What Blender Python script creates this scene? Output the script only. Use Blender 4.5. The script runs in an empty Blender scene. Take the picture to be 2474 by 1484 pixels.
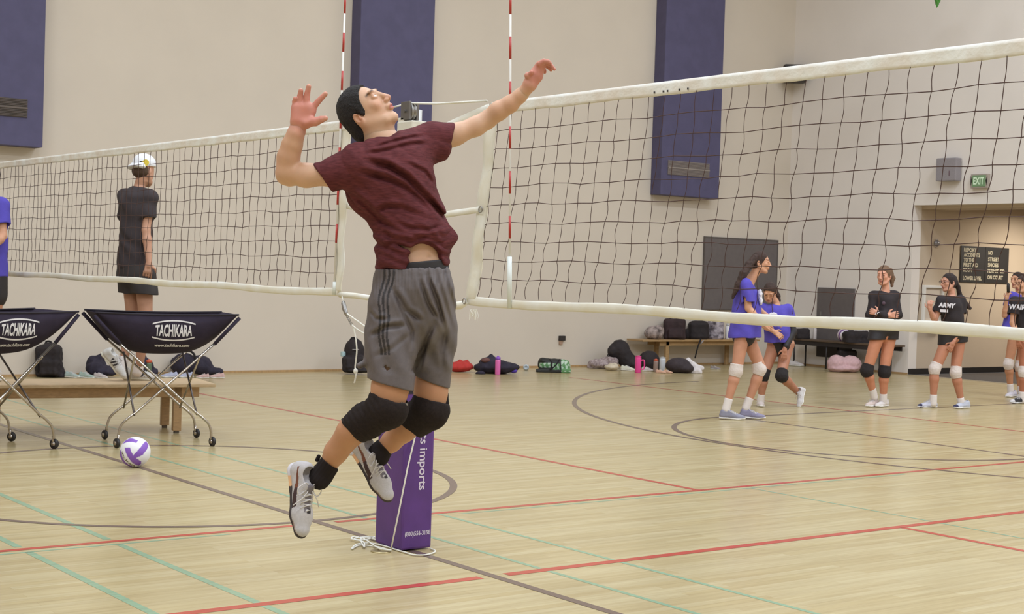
import bpy, bmesh, math, random
import numpy as np
from mathutils import Vector, Matrix

random.seed(7)
scene = bpy.context.scene
COL = scene.collection

# ------------------------------------------------------------------ camera, world, lights, exposure
CAMP = np.array([-4.1926, -6.4098, 1.4439])          # where the photographer stood
RT = np.array([0.79876624, -0.60082658, 0.03130372])
UP = np.array([-0.01066384, 0.03788374, 0.99922525])
FW = np.array([0.60154699, 0.79848121, -0.02385314])
FPX = 3608.0
cam_d = bpy.data.cameras.new('camera')
cam_d.sensor_width = 36.0
cam_d.lens = 36.0 * FPX / 2474.0
cam_d.clip_start = 0.05
cam_d.clip_end = 200
cam = bpy.data.objects.new('camera', cam_d)
COL.objects.link(cam)
cam.matrix_world = Matrix(((RT[0], UP[0], -FW[0], CAMP[0]), (RT[1], UP[1], -FW[1], CAMP[1]), (RT[2], UP[2], -FW[2], CAMP[2]), (0, 0, 0, 1)))
scene.camera = cam
cam_d.dof.use_dof = True
cam_d.dof.focus_distance = 6.2
cam_d.dof.aperture_fstop = 16.0

world = bpy.data.worlds.new('world')
scene.world = world
world.use_nodes = True
world.node_tree.nodes['Background'].inputs[0].default_value = (0.9, 0.85, 0.8, 1)
world.node_tree.nodes['Background'].inputs[1].default_value = 0.25

vs = scene.view_settings
vs.view_transform = 'Standard'
vs.look = 'None'
vs.exposure = 0.0
vs.gamma = 1.0
vs.use_curve_mapping = False

ROOM = dict(x0=-11.0, x1=15.107, y0=-13.0, y1=11.36, h=9.6)
LAMP_W = 208.0
for i, lx in enumerate((-6.5, -0.5, 5.5, 11.5)):
    for j, ly in enumerate((-9.0, -3.5, 2.0, 7.5)):
        ld = bpy.data.lights.new('ceiling_light', 'AREA')
        ld.shape = 'RECTANGLE'
        ld.size = 1.9
        ld.size_y = 1.1
        ld.energy = LAMP_W * (0.30 if j == 3 else 1.15 if i == 3 else 1.0)
        ld.spread = math.radians(172)
        ld.color = (0.875, 1.01, 1.19)
        lo = bpy.data.objects.new('lamp_light', ld)
        lo.location = (lx, ly, ROOM['h'] - 0.36)
        COL.objects.link(lo)

# ------------------------------------------------------------------ small helpers
def lin(c):
    return tuple((v / 255.0 / 12.92) if v / 255.0 <= 0.04045 else ((v / 255.0 + 0.055) / 1.055) ** 2.4 for v in c)

MATS = {}
def mat(name, rgb, rough=0.6, spec=0.5, metal=0.0, noise=0.0, nscale=30.0, bump=0.0, bscale=60.0, sss=0.0, emit=0.0, coat=0.0, stretch=(1, 1, 1), rgb2=None, vcol=False):
    if name in MATS:
        return MATS[name]
    m = bpy.data.materials.new(name)
    m.use_nodes = True
    nt = m.node_tree
    b = nt.nodes['Principled BSDF']
    c = lin(rgb)
    b.inputs['Base Color'].default_value = (*c, 1)
    b.inputs['Roughness'].default_value = rough
    b.inputs['Specular IOR Level'].default_value = spec
    b.inputs['Metallic'].default_value = metal
    b.inputs['Coat Weight'].default_value = coat
    if sss:
        b.inputs['Subsurface Weight'].default_value = sss
        b.inputs['Subsurface Radius'].default_value = (1.0, 0.35, 0.2)
        b.inputs['Subsurface Scale'].default_value = 0.008
    if emit:
        b.inputs['Emission Color'].default_value = (*c, 1)
        b.inputs['Emission Strength'].default_value = emit
    tc = mp = None
    if noise or bump or vcol:
        tc = nt.nodes.new('ShaderNodeTexCoord')
        mp = nt.nodes.new('ShaderNodeMapping')
        mp.inputs['Scale'].default_value = stretch
        nt.links.new(tc.outputs['Object'], mp.inputs[0])
    src = None
    if vcol:
        at = nt.nodes.new('ShaderNodeAttribute')
        at.attribute_name = 'Col'
        src = at.outputs['Color']
    if noise:
        n = nt.nodes.new('ShaderNodeTexNoise')
        n.inputs['Scale'].default_value = nscale
        n.inputs['Detail'].default_value = 6
        nt.links.new(mp.outputs[0], n.inputs['Vector'])
        mx = nt.nodes.new('ShaderNodeMix')
        mx.data_type = 'RGBA'
        rp = nt.nodes.new('ShaderNodeValToRGB')
        rp.color_ramp.elements[0].position = 0.35
        rp.color_ramp.elements[1].position = 0.65
        nt.links.new(n.outputs['Fac'], rp.inputs[0])
        nt.links.new(rp.outputs[0], mx.inputs[0])
        if src is not None:
            sc_ = nt.nodes.new('ShaderNodeMix'); sc_.data_type = 'RGBA'; sc_.blend_type = 'MULTIPLY'
            sc_.inputs[0].default_value = 1.0
            nt.links.new(src, sc_.inputs[6])
            g = 1 - noise
            mx.inputs[6].default_value = (g, g, g, 1)
            mx.inputs[7].default_value = (1, 1, 1, 1)
            nt.links.new(mx.outputs[2], sc_.inputs[7])
            src = sc_.outputs[2]
        else:
            c2 = lin(rgb2) if rgb2 else tuple(v * (1 - noise) for v in c)
            mx.inputs[6].default_value = (*c2, 1)
            mx.inputs[7].default_value = (*c, 1)
            src = mx.outputs[2]
    if src is not None:
        nt.links.new(src, b.inputs['Base Color'])
    if bump:
        n2 = nt.nodes.new('ShaderNodeTexNoise')
        n2.inputs['Scale'].default_value = bscale
        n2.inputs['Detail'].default_value = 5
        nt.links.new(mp.outputs[0], n2.inputs['Vector'])
        bp = nt.nodes.new('ShaderNodeBump')
        bp.inputs['Strength'].default_value = bump
        bp.inputs['Distance'].default_value = 0.01
        nt.links.new(n2.outputs['Fac'], bp.inputs['Height'])
        nt.links.new(bp.outputs[0], b.inputs['Normal'])
    MATS[name] = m
    return m

ORG = [np.zeros(3)]
def thing(name, label, cat, base=(0, 0, 0), group=None):
    o = bpy.data.objects.new(name, None)
    o.empty_display_size = 0.1
    o.location = base
    COL.objects.link(o)
    o['label'] = label
    o['category'] = cat
    if group:
        o['group'] = group
    ORG[0] = np.array(base, float)
    return o

def raw(name, V, F, m, parent=None, smooth=True, cols=None, label=None):
    """V world coordinates; the object's origin is the current thing's base"""
    me = bpy.data.meshes.new(name)
    V = np.asarray(V, float) - ORG[0]
    me.from_pydata(V.tolist(), [], [tuple(int(i) for i in f) for f in F])
    me.materials.append(m)
    if cols is not None:
        ca = me.color_attributes.new('Col', 'FLOAT_COLOR', 'POINT')
        c4 = np.ones((len(V), 4)); c4[:, :3] = cols
        ca.data.foreach_set('color', c4.ravel())
    if smooth:
        me.polygons.foreach_set('use_smooth', [True] * len(me.polygons))
    me.update()
    o = bpy.data.objects.new(name, me)
    COL.objects.link(o)
    if parent is not None:
        o.parent = parent
    else:
        o.location = ORG[0]
    if label:
        o['label'] = label
    return o

def single(name, label, cat, V, F, m, base=None, group=None, smooth=True, cols=None):
    V = np.asarray(V, float)
    if base is None:
        base = ((V[:, 0].min() + V[:, 0].max()) / 2, (V[:, 1].min() + V[:, 1].max()) / 2, V[:, 2].min())
    ORG[0] = np.array(base, float)
    o = raw(name, V, F, m, None, smooth, cols)
    o['label'] = label
    o['category'] = cat
    if group:
        o['group'] = group
    return o

def structure(name, V, F, m, parent=None, smooth=False):
    ORG[0] = np.zeros(3)
    o = raw(name, V, F, m, parent, smooth)
    o['kind'] = 'structure'
    return o

class MB:
    def __init__(s):
        s.V = []; s.F = []
    def add(s, V, F):
        n = len(s.V)
        s.V += [tuple(map(float, v)) for v in V]
        s.F += [tuple(i + n for i in f) for f in F]
        return s
    def box(s, lo, hi, R=None, o=(0, 0, 0)):
        a, b = np.array(lo, float), np.array(hi, float)
        P = [np.array((x, y, z)) for x in (a[0], b[0]) for y in (a[1], b[1]) for z in (a[2], b[2])]
        if R is not None:
            P = [np.array(o) + R @ q for q in P]
        else:
            P = [np.array(o) + q for q in P]
        return s.add(P, [(0, 1, 3, 2), (4, 6, 7, 5), (0, 4, 5, 1), (2, 3, 7, 6), (0, 2, 6, 4), (1, 5, 7, 3)])
    def bbox(s, lo, hi, bev=0.01, R=None, o=(0, 0, 0)):
        """box with chamfered edges"""
        a, b = np.array(lo, float), np.array(hi, float)
        bm = bmesh.new()
        bmesh.ops.create_cube(bm, size=1.0)
        for v in bm.verts:
            v.co = Vector([(a[i] + b[i]) / 2 + v.co[i] * (b[i] - a[i]) for i in range(3)])
        bmesh.ops.bevel(bm, geom=list(bm.edges), offset=bev, segments=2, affect='EDGES', profile=0.6)
        bm.verts.index_update()
        P = [np.array(v.co) for v in bm.verts]
        if R is not None:
            P = [R @ q for q in P]
        P = [np.array(o) + q for q in P]
        s.add(P, [tuple(v.index for v in f.verts) for f in bm.faces])
        bm.free()
        return s
    def tube(s, pts, r, n=8, cap=True):
        pts = [np.array(q, float) for q in pts]
        rr = r if hasattr(r, '__len__') else [r] * len(pts)
        V = []; F = []
        up = None
        for i, q in enumerate(pts):
            t = pts[min(i + 1, len(pts) - 1)] - pts[max(i - 1, 0)]
            t = t / (np.linalg.norm(t) + 1e-12)
            if up is None:
                up = np.array((0, 0, 1.0)) if abs(t[2]) < 0.9 else np.array((1.0, 0, 0))
            a = np.cross(t, up); a /= np.linalg.norm(a) + 1e-12
            b = np.cross(a, t)
            up = b
            for k in range(n):
                w = 2 * math.pi * k / n
                V.append(q + rr[i] * (math.cos(w) * a + math.sin(w) * b))
        for i in range(len(pts) - 1):
            for k in range(n):
                k2 = (k + 1) % n
                F.append((i * n + k, i * n + k2, (i + 1) * n + k2, (i + 1) * n + k))
        if cap:
            F.append(tuple(range(n - 1, -1, -1)))
            F.append(tuple((len(pts) - 1) * n + k for k in range(n)))
        return s.add(V, F)
    def lathe(s, prof, o=(0, 0, 0), R=None, n=24):
        """prof: list of (radius, height) along z"""
        V = []; F = []
        for (r, z) in prof:
            for k in range(n):
                w = 2 * math.pi * k / n
                q = np.array((r * math.cos(w), r * math.sin(w), z))
                if R is not None:
                    q = R @ q
                V.append(np.array(o) + q)
        m = len(prof)
        for i in range(m - 1):
            for k in range(n):
                k2 = (k + 1) % n
                F.append((i * n + k, i * n + k2, (i + 1) * n + k2, (i + 1) * n + k))
        F.append(tuple(range(n - 1, -1, -1)))
        F.append(tuple((m - 1) * n + k for k in range(n)))
        return s.add(V, F)
    def ball(s, c, r, n=16, m=10, sc=(1, 1, 1)):
        prof = [(max(1e-4, r * math.sin(math.pi * i / m)), -r * math.cos(math.pi * i / m)) for i in range(m + 1)]
        st = len(s.V)
        s.lathe(prof, (0, 0, 0), None, n)
        for i in range(st, len(s.V)):
            v = s.V[i]
            s.V[i] = (c[0] + v[0] * sc[0], c[1] + v[1] * sc[1], c[2] + v[2] * sc[2])
        return s
    def grid(s, fn, nu, nv):
        V = [fn(i / nu, j / nv) for i in range(nu + 1) for j in range(nv + 1)]
        F = [(i * (nv + 1) + j, (i + 1) * (nv + 1) + j, (i + 1) * (nv + 1) + j + 1, i * (nv + 1) + j + 1) for i in range(nu) for j in range(nv)]
        return s.add(V, F)
    def sheet(s, fn, nu, nv, th, nrm):
        """closed thin slab: fn surface and its offset by th along nrm(u,v)"""
        A = [np.array(fn(i / nu, j / nv), float) for i in range(nu + 1) for j in range(nv + 1)]
        B = [np.array(fn(i / nu, j / nv), float) + th * np.array(nrm(i / nu, j / nv)) for i in range(nu + 1) for j in range(nv + 1)]
        N = len(A); W = nv + 1
        F = [(i * W + j, (i + 1) * W + j, (i + 1) * W + j + 1, i * W + j + 1) for i in range(nu) for j in range(nv)]
        F += [tuple(N + q for q in reversed(f)) for f in F[:nu * nv]]
        for i in range(nu):
            F.append((i * W, N + i * W, N + (i + 1) * W, (i + 1) * W))
            F.append((i * W + nv, (i + 1) * W + nv, N + (i + 1) * W + nv, N + i * W + nv))
        for j in range(nv):
            F.append((j, j + 1, N + j + 1, N + j))
            F.append((nu * W + j, N + nu * W + j, N + nu * W + j + 1, nu * W + j + 1))
        return s.add(A + B, F)
    def obj(s, name, m, parent=None, smooth=False, label=None):
        return raw(name, s.V, s.F, m, parent, smooth, None, label)
    def one(s, name, label, cat, m, base=None, group=None, smooth=False):
        return single(name, label, cat, s.V, s.F, m, base, group, smooth)

def rotz(a):
    c, s_ = math.cos(a), math.sin(a)
    return np.array(((c, -s_, 0), (s_, c, 0), (0, 0, 1.0)))

def text_geo(txt, size=1.0, bold=0.0, spacing=1.0, shear=0.0, dense=0):
    """flat letters of the built-in font as (V2, F), centred, height about size; split fine enough to bend"""
    cu = bpy.data.curves.new('t', 'FONT')
    cu.body = txt
    cu.size = size
    cu.offset = bold
    cu.space_character = spacing
    cu.shear = shear
    cu.align_x = 'CENTER'
    cu.align_y = 'CENTER'
    cu.resolution_u = 3
    o = bpy.data.objects.new('t', cu)
    COL.objects.link(o)
    dg = bpy.context.evaluated_depsgraph_get()
    me = bpy.data.meshes.new_from_object(o.evaluated_get(dg))
    if dense:
        bm = bmesh.new(); bm.from_mesh(me)
        bmesh.ops.triangulate(bm, faces=list(bm.faces))
        for _ in range(5):
            E = [e for e in bm.edges if e.calc_length() > dense]
            if not E:
                break
            bmesh.ops.subdivide_edges(bm, edges=E, cuts=1)
            bmesh.ops.triangulate(bm, faces=[f for f in bm.faces if len(f.verts) > 3])
        bm.to_mesh(me); bm.free()
    V = np.array([v.co[:] for v in me.vertices]).reshape(-1, 3)
    F = [tuple(p.vertices) for p in me.polygons]
    bpy.data.objects.remove(o)
    bpy.data.curves.remove(cu)
    bpy.data.meshes.remove(me)
    if len(V):
        V[:, 0] -= (V[:, 0].min() + V[:, 0].max()) / 2
        V[:, 1] -= (V[:, 1].min() + V[:, 1].max()) / 2
    return V[:, :2], F

def text_on(name, txt, size, o, ax, ay, m, parent, bold=0.0, spacing=1.0, label=None, width=None, shear=0.0, height=None):
    """letters lying in the plane at o with axes ax (reading direction) and ay (up), 1 mm proud"""
    V, F = text_geo(txt, size, bold, spacing, shear)
    if width:
        V = V * (width / (V[:, 0].max() - V[:, 0].min()), 1)
    if height:
        V = V * (1, height / (V[:, 1].max() - V[:, 1].min()))
    o = np.array(o, float); ax = np.array(ax, float); ay = np.array(ay, float)
    W = [o + ax * v[0] + ay * v[1] for v in V]
    return raw(name, W, F, m, parent, False, None, label)

# ------------------------------------------------------------------ a reference frame standing at a given distance from where the photo was taken
class Frame:
    """axes: x to the right, y up, z towards the viewer; metres. Places measured in the photograph become points at distance D - dz."""
    def __init__(s, D):
        s.D = D
        s.s = D / FPX                     # metres per photo pixel at that distance
    def p(s, x, y, dz=0.0):
        d = s.D - dz
        return np.array([(x - 1237.0) / FPX * d, -(y - 742.0) / FPX * d, dz])
    def w(s, P):
        P = np.asarray(P, float)
        return CAMP + FW * s.D + P[..., 0:1] * RT + P[..., 1:2] * UP - P[..., 2:3] * FW
    def W(s, x, y, dz=0.0):
        return s.w(s.p(x, y, dz))
def grounded(fr, x, dz=0.0, z=0.0):
    """point of a frame's column x, depth dz, standing at height z"""
    P = fr.p(x, 742, dz)
    P[1] = (z - CAMP[2] - FW[2] * (fr.D - dz) - RT[2] * P[0]) / UP[2]
    return P
def floor_at(x, y, z=0.0):
    d = FW + RT * (x - 1237) / FPX - UP * (y - 742) / FPX
    return CAMP + d * (z - CAMP[2]) / d[2]
def plane_at(x, y, ax, v):
    d = FW + RT * (x - 1237) / FPX - UP * (y - 742) / FPX
    return CAMP + d * (v - CAMP[ax]) / d[ax]
def dist(P):
    return float((np.array(P) - CAMP) @ FW)

# ------------------------------------------------------------------ soft solids: signed distance shapes blended and meshed
def unit(v):
    v = np.array(v, float)
    return v / (np.linalg.norm(v) + 1e-12)
def frame_from(fwd, up):
    f = unit(fwd); u = np.array(up, float); u = unit(u - f * (u @ f)); s_ = np.cross(u, f)
    return np.stack([f, s_, u])           # rows: forward, left, up

class Solid:
    def __init__(s):
        s.P = []
    def cone(s, a, b, ra, rb=None, k=0.02, op='u', n=None, sq=1.0):
        rb = ra if rb is None else rb
        a = np.array(a, float); b = np.array(b, float)
        R = max(ra, rb) * max(1.0, sq)
        lo = np.minimum(a, b) - R; hi = np.maximum(a, b) + R
        def f(X):
            Y = X - a; ba = b - a
            if n is not None and sq != 1.0:
                nn = unit(n); g = (1.0 / sq - 1.0)
                Y = Y + (Y @ nn)[..., None] * nn * g
                ba = ba + nn * (ba @ nn) * g
            h = np.clip((Y @ ba) / (ba @ ba + 1e-12), 0, 1)
            return np.linalg.norm(Y - h[..., None] * ba, axis=-1) - (ra + (rb - ra) * h)
        s.P.append((op, k, lo, hi, f)); return s
    def chain(s, pts, k=0.02, op='u'):
        """pts: list of (point, radius)"""
        for (a, ra), (b, rb) in zip(pts[:-1], pts[1:]):
            s.cone(a, b, ra, rb, k, op)
        return s
    def ell(s, c, r, M=None, k=0.02, op='u'):
        c = np.array(c, float); r = np.array(r, float)
        R = r.max() if M is not None else r
        lo = c - R; hi = c + R
        def f(X):
            Y = X - c
            if M is not None:
                Y = Y @ M.T
            k0 = np.linalg.norm(Y / r, axis=-1); k1 = np.linalg.norm(Y / (r * r), axis=-1)
            return np.where(k0 < 1e-6, -r.min(), k0 * (k0 - 1.0) / (k1 + 1e-9))
        s.P.append((op, k, lo, hi, f)); return s
    def rbox(s, c, h, rr, M=None, k=0.01, op='u'):
        c = np.array(c, float); h = np.array(h, float)
        R = np.linalg.norm(h) if M is not None else h
        lo = c - R; hi = c + R
        def f(X):
            Y = X - c
            if M is not None:
                Y = Y @ M.T
            q = np.abs(Y) - (h - rr)
            return np.linalg.norm(np.maximum(q, 0), axis=-1) + np.minimum(q.max(axis=-1), 0) - rr
        s.P.append((op, k, lo, hi, f)); return s
    def cut(s, o, n, k=0.004):
        """keep the side opposite to n"""
        o = np.array(o, float); n = unit(n)
        s.P.append(('c', k, None, None, lambda X: (X - o) @ n)); return s
    def endcut(s, o, n, w=0.095, d=0.07, k=0.003):
        n = unit(n); M = frame_from(n, (0, 0, 1) if abs(n[2]) < .9 else (1, 0, 0))
        return s.rbox(np.array(o) + n * d, (d, w, w), 0.0, M, k, 's')
    def mesh(s, vox, disp=None, lo=None, hi=None):
        us = [q for q in s.P if q[0] == 'u']
        L = np.min([q[2] for q in us], axis=0) - 4 * vox; H = np.max([q[3] for q in us], axis=0) + 4 * vox
        if lo is not None:
            L = np.maximum(L, lo); H = np.minimum(H, hi)
        n = np.ceil((H - L) / vox).astype(int) + 1
        ax = [L[i] + vox * np.arange(n[i]) for i in range(3)]
        V = np.full(n, 0.5, np.float32)
        def sub(q, marg):
            if q[2] is None:
                return tuple(slice(0, n[i]) for i in range(3))
            a = np.clip(np.floor((q[2] - marg - L) / vox).astype(int), 0, n); b = np.clip(np.ceil((q[3] + marg - L) / vox).astype(int) + 1, 0, n)
            return tuple(slice(a[i], b[i]) for i in range(3))
        def grid(sl):
            return np.stack(np.meshgrid(ax[0][sl[0]], ax[1][sl[1]], ax[2][sl[2]], indexing='ij'), -1)
        for q in s.P:
            op, k, _, _, f = q
            sl = sub(q, k + 3 * vox + (0.02 if disp else 0))
            if min(x.stop - x.start for x in sl) <= 0:
                continue
            d = f(grid(sl)).astype(np.float32)
            A = V[sl]
            if op == 'u':
                h = np.clip(0.5 + 0.5 * (A - d) / k, 0, 1)
                V[sl] = A + (d - A) * h - k * h * (1 - h)
            else:
                if op == 's':
                    d = -d
                h = np.clip(0.5 + 0.5 * (d - A) / k, 0, 1)
                V[sl] = A + (d - A) * h + k * h * (1 - h)
        if disp:
            near = np.abs(V) < 0.05
            X = np.stack(np.meshgrid(*ax, indexing='ij'), -1)[near]
            V[near] += disp(X).astype(np.float32)
        V[0] = V[-1] = 1; V[:, 0] = V[:, -1] = 1; V[:, :, 0] = V[:, :, -1] = 1
        return surface_nets(V, L, vox)

def surface_nets(V, L, vox):
    ins = V < 0
    nx, ny, nz = V.shape
    cnt = np.zeros((nx - 1, ny - 1, nz - 1), np.int8)
    for i in (0, 1):
        for j in (0, 1):
            for k in (0, 1):
                cnt += ins[i:nx - 1 + i, j:ny - 1 + j, k:nz - 1 + k]
    act = (cnt > 0) & (cnt < 8)
    idx = np.argwhere(act)
    ids = np.full(act.shape, -1, np.int64)
    ids[act] = np.arange(len(idx))
    acc = np.zeros((len(idx), 3)); num = np.zeros(len(idx))
    cor = [(i, j, k) for i in (0, 1) for j in (0, 1) for k in (0, 1)]
    for a in cor:
        for d in range(3):
            if a[d] == 1:
                continue
            b = list(a); b[d] = 1
            va = V[idx[:, 0] + a[0], idx[:, 1] + a[1], idx[:, 2] + a[2]].astype(float)
            vb = V[idx[:, 0] + b[0], idx[:, 1] + b[1], idx[:, 2] + b[2]].astype(float)
            m = (va < 0) != (vb < 0)
            t = np.where(m, va / np.where(m, va - vb, 1), 0)
            P = np.tile(np.array(a, float), (len(idx), 1)); P[:, d] += t
            acc[m] += P[m]; num[m] += 1
    Vt = L + vox * (idx + acc / num[:, None])
    F = []
    for d in range(3):
        e1, e2 = [(1, 2), (2, 0), (0, 1)][d]
        sa = [slice(1, -1)] * 3; sb = [slice(1, -1)] * 3
        sa[d] = slice(0, -1); sb[d] = slice(1, None)
        A = ins[tuple(sa)]; B = ins[tuple(sb)]
        ch = np.argwhere(A != B)
        if not len(ch):
            continue
        base = ch.copy()
        base[:, e1] += 1; base[:, e2] += 1
        flip = A[ch[:, 0], ch[:, 1], ch[:, 2]]
        def c(o1, o2):
            q = base.copy(); q[:, e1] -= o1; q[:, e2] -= o2
            return ids[q[:, 0], q[:, 1], q[:, 2]]
        q0, q1, q2, q3 = c(1, 1), c(0, 1), c(0, 0), c(1, 0)
        Q = np.stack([q0, q1, q2, q3], 1)
        Q[~flip] = Q[~flip][:, ::-1]
        F.append(Q)
    F = np.concatenate(F)
    F = F[(F >= 0).all(1)]
    return Vt, F

def join(parts):
    V = []; F = []; n = 0
    for v, f in parts:
        V.append(v); F.append(f + n); n += len(v)
    return np.concatenate(V), np.concatenate(F)

def soft(name, S, fr, vox, m, parent, disp=None, colf=None, label=None, extra=None):
    """mesh a Solid given in a Frame's local axes; extra = list of finer boxes (lo, hi, vox)"""
    V, F = S.mesh(vox, disp)
    cols = colf(V) if colf else None
    return raw(name, fr.w(V), F, m, parent, True, cols, label)
def vnoise(X, s, seed=0):
    """cheap smooth pseudo noise"""
    X = X * s
    a = np.sin(X[..., 0] * 1.7 + 1.3 * np.sin(X[..., 1] * 1.1 + seed) + seed)
    b = np.sin(X[..., 1] * 1.9 + 1.7 * np.sin(X[..., 2] * 1.3 + seed * 2) + 2 + seed)
    c = np.sin(X[..., 2] * 1.5 + 1.1 * np.sin(X[..., 0] * 1.7 + seed * 3) + 4 + seed)
    return (a + b + c) / 3
# ------------------------------------------------------------------ the gym shell
M_wall = mat('wall_paint', (212, 200, 185), rough=0.75, noise=0.04, nscale=1.2, bump=0.06, bscale=220)
M_wallw = mat('right_wall_paint', (232, 223, 215), rough=0.75, noise=0.04, nscale=1.2, bump=0.06, bscale=220)
M_ceil = mat('ceiling_paint', (215, 208, 196), rough=0.9, noise=0.03, nscale=3)
M_hall = mat('hall_paint', (196, 178, 156), rough=0.8, noise=0.04, nscale=2)
x0, x1, y0, y1, HH = ROOM['x0'], ROOM['x1'], ROOM['y0'], ROOM['y1'], ROOM['h']

def floor_mat():
    m = bpy.data.materials.new('maple_floor')
    m.use_nodes = True
    nt = m.node_tree; N = nt.nodes; K = nt.links
    b = N['Principled BSDF']
    tc = N.new('ShaderNodeTexCoord')
    br = N.new('ShaderNodeTexBrick')
    br.inputs['Scale'].default_value = 1.0
    br.inputs['Brick Width'].default_value = 0.85
    br.inputs['Row Height'].default_value = 0.057
    br.inputs['Mortar Size'].default_value = 0.0006
    br.inputs['Mortar Smooth'].default_value = 0.5
    br.inputs['Bias'].default_value = 0.0
    br.offset = 0.37; br.offset_frequency = 3; br.squash = 1.0
    br.inputs['Color1'].default_value = (*lin((194, 179, 139)), 1)
    br.inputs['Color2'].default_value = (*lin((184, 166, 122)), 1)
    br.inputs['Mortar'].default_value = (*lin((160, 138, 98)), 1)
    K.new(tc.outputs['Object'], br.inputs['Vector'])
    mp = N.new('ShaderNodeMapping'); mp.inputs['Scale'].default_value = (0.9, 14.0, 1)
    K.new(tc.outputs['Object'], mp.inputs[0])
    n = N.new('ShaderNodeTexNoise'); n.inputs['Scale'].default_value = 1.6; n.inputs['Detail'].default_value = 8; n.inputs['Roughness'].default_value = 0.65
    K.new(mp.outputs[0], n.inputs['Vector'])
    rp = N.new('ShaderNodeValToRGB')
    rp.color_ramp.elements[0].position = 0.3; rp.color_ramp.elements[1].position = 0.72
    rp.color_ramp.elements[0].color = (0.80, 0.76, 0.70, 1); rp.color_ramp.elements[1].color = (1.05, 1.05, 1.05, 1)
    K.new(n.outputs['Fac'], rp.inputs[0])
    mx = N.new('ShaderNodeMix'); mx.data_type = 'RGBA'; mx.blend_type = 'MULTIPLY'; mx.inputs[0].default_value = 1
    K.new(br.outputs['Color'], mx.inputs[6]); K.new(rp.outputs[0], mx.inputs[7])
    K.new(mx.outputs[2], b.inputs['Base Color'])
    n2 = N.new('ShaderNodeTexNoise'); n2.inputs['Scale'].default_value = 0.35; n2.inputs['Detail'].default_value = 3
    K.new(mp.outputs[0], n2.inputs['Vector'])
    mr = N.new('ShaderNodeMapRange'); mr.inputs['To Min'].default_value = 0.19; mr.inputs['To Max'].default_value = 0.30
    K.new(n2.outputs['Fac'], mr.inputs[0]); K.new(mr.outputs[0], b.inputs['Roughness'])
    b.inputs['Specular IOR Level'].default_value = 0.5
    bp = N.new('ShaderNodeBump'); bp.inputs['Strength'].default_value = 0.05; bp.inputs['Distance'].default_value = 0.004
    mp2 = N.new('ShaderNodeMapping'); mp2.inputs['Scale'].default_value = (1.5, 9, 1)
    K.new(tc.outputs['Object'], mp2.inputs[0])
    n3 = N.new('ShaderNodeTexNoise'); n3.inputs['Scale'].default_value = 2.0
    K.new(mp2.outputs[0], n3.inputs['Vector']); K.new(n3.outputs['Fac'], bp.inputs['Height'])
    K.new(bp.outputs[0], b.inputs['Normal'])
    return m
M_floor = floor_mat()
fl_o = structure('floor', MB().box((x0, y0, -0.05), (x1, y1, 0)).V, MB().box((x0, y0, -0.05), (x1, y1, 0)).F, M_floor)

# court markings: paint on the boards
def lines(name, m, segs, arcs=(), z=0.0007):
    b = MB()
    for (ax, ay, bx, by, w) in segs:
        a = np.array((ax, ay, z)); c = np.array((bx, by, z)); t = unit(c - a); nn = np.array((-t[1], t[0], 0)) * w / 2
        b.add([a - nn, c - nn, c + nn, a + nn], [(0, 1, 2, 3)])
    for (cx_, cy_, r, w, a0, a1) in arcs:
        n = max(8, int(abs(a1 - a0) / 2.0))
        def fn(u, v):
            t = math.radians(a0 + (a1 - a0) * u); q = r - w / 2 + w * v
            return (cx_ + q * math.cos(t), cy_ + q * math.sin(t), z + 0.0003)
        b.grid(fn, n, 1)
        # counterclockwise patch faces up
        k = len(b.F)
    o = b.obj(name, m, fl_o)
    me = o.data
    me.flip_normals() if len(me.polygons) and me.polygons[0].normal.z < 0 else None
    o['kind'] = 'structure'
    return o
ORG[0] = np.zeros(3)
def paint(n, c):
    m = mat(n, c, rough=0.24, spec=0.5, noise=0.14, nscale=5, stretch=(0.9, 8, 1)); return m
lines('green_court_lines', paint('green_line_paint', (142, 170, 138)), [
    (-1.22, -9.0, -1.22, 0.78, .04), (-1.22, 0.93, -1.22, 9.4, .04), (-1.68, -9.0, -1.68, 0.78, .04), (-1.68, 0.93, -1.68, 9.4, .04),
    (-7, 0.785, -0.6, 0.785, .022), (0.9, 0.785, 5.0, 0.785, .022),
    (0.31, -9.0, 0.31, 9.4, .03), (0.775, -9.0, 0.775, 9.4, .03), (3.34, -9.0, 3.34, 0.78, .022)], z=0.0006)
lines('red_court_lines', paint('red_line_paint', (186, 74, 58)), [
    (-9, 0.865, -0.09, 0.865, .05), (0.09, 0.865, 13.5, 0.865, .05),
    (-9, -0.765, -0.075, -0.765, .06), (0.075, -0.765, 13.5, -0.765, .06),
    (2.92, 0.89, 2.92, 9.6, .05), (2.985, -9.0, 2.985, -0.79, .05), (8.9, 0.89, 8.9, 9.6, .05)], z=0.0009)
lines('dark_court_lines', paint('dark_line_paint', (112, 92, 82)), [
    (0, -10, 0, 11.2, .05), (7.0, 1.0, 7.0, 4.6, .05), (7.03, 4.575, 12.5, 4.575, .05), (7.03, 1.025, 12.5, 1.025, .05)],
    [(0, 2.78, 1.83, .05, 0, 360), (7.0, 2.8, 1.82, .05, 90, 270), (10.84, 2.82, 5.73, .05, 95, 262)], z=0.0012)

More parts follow.
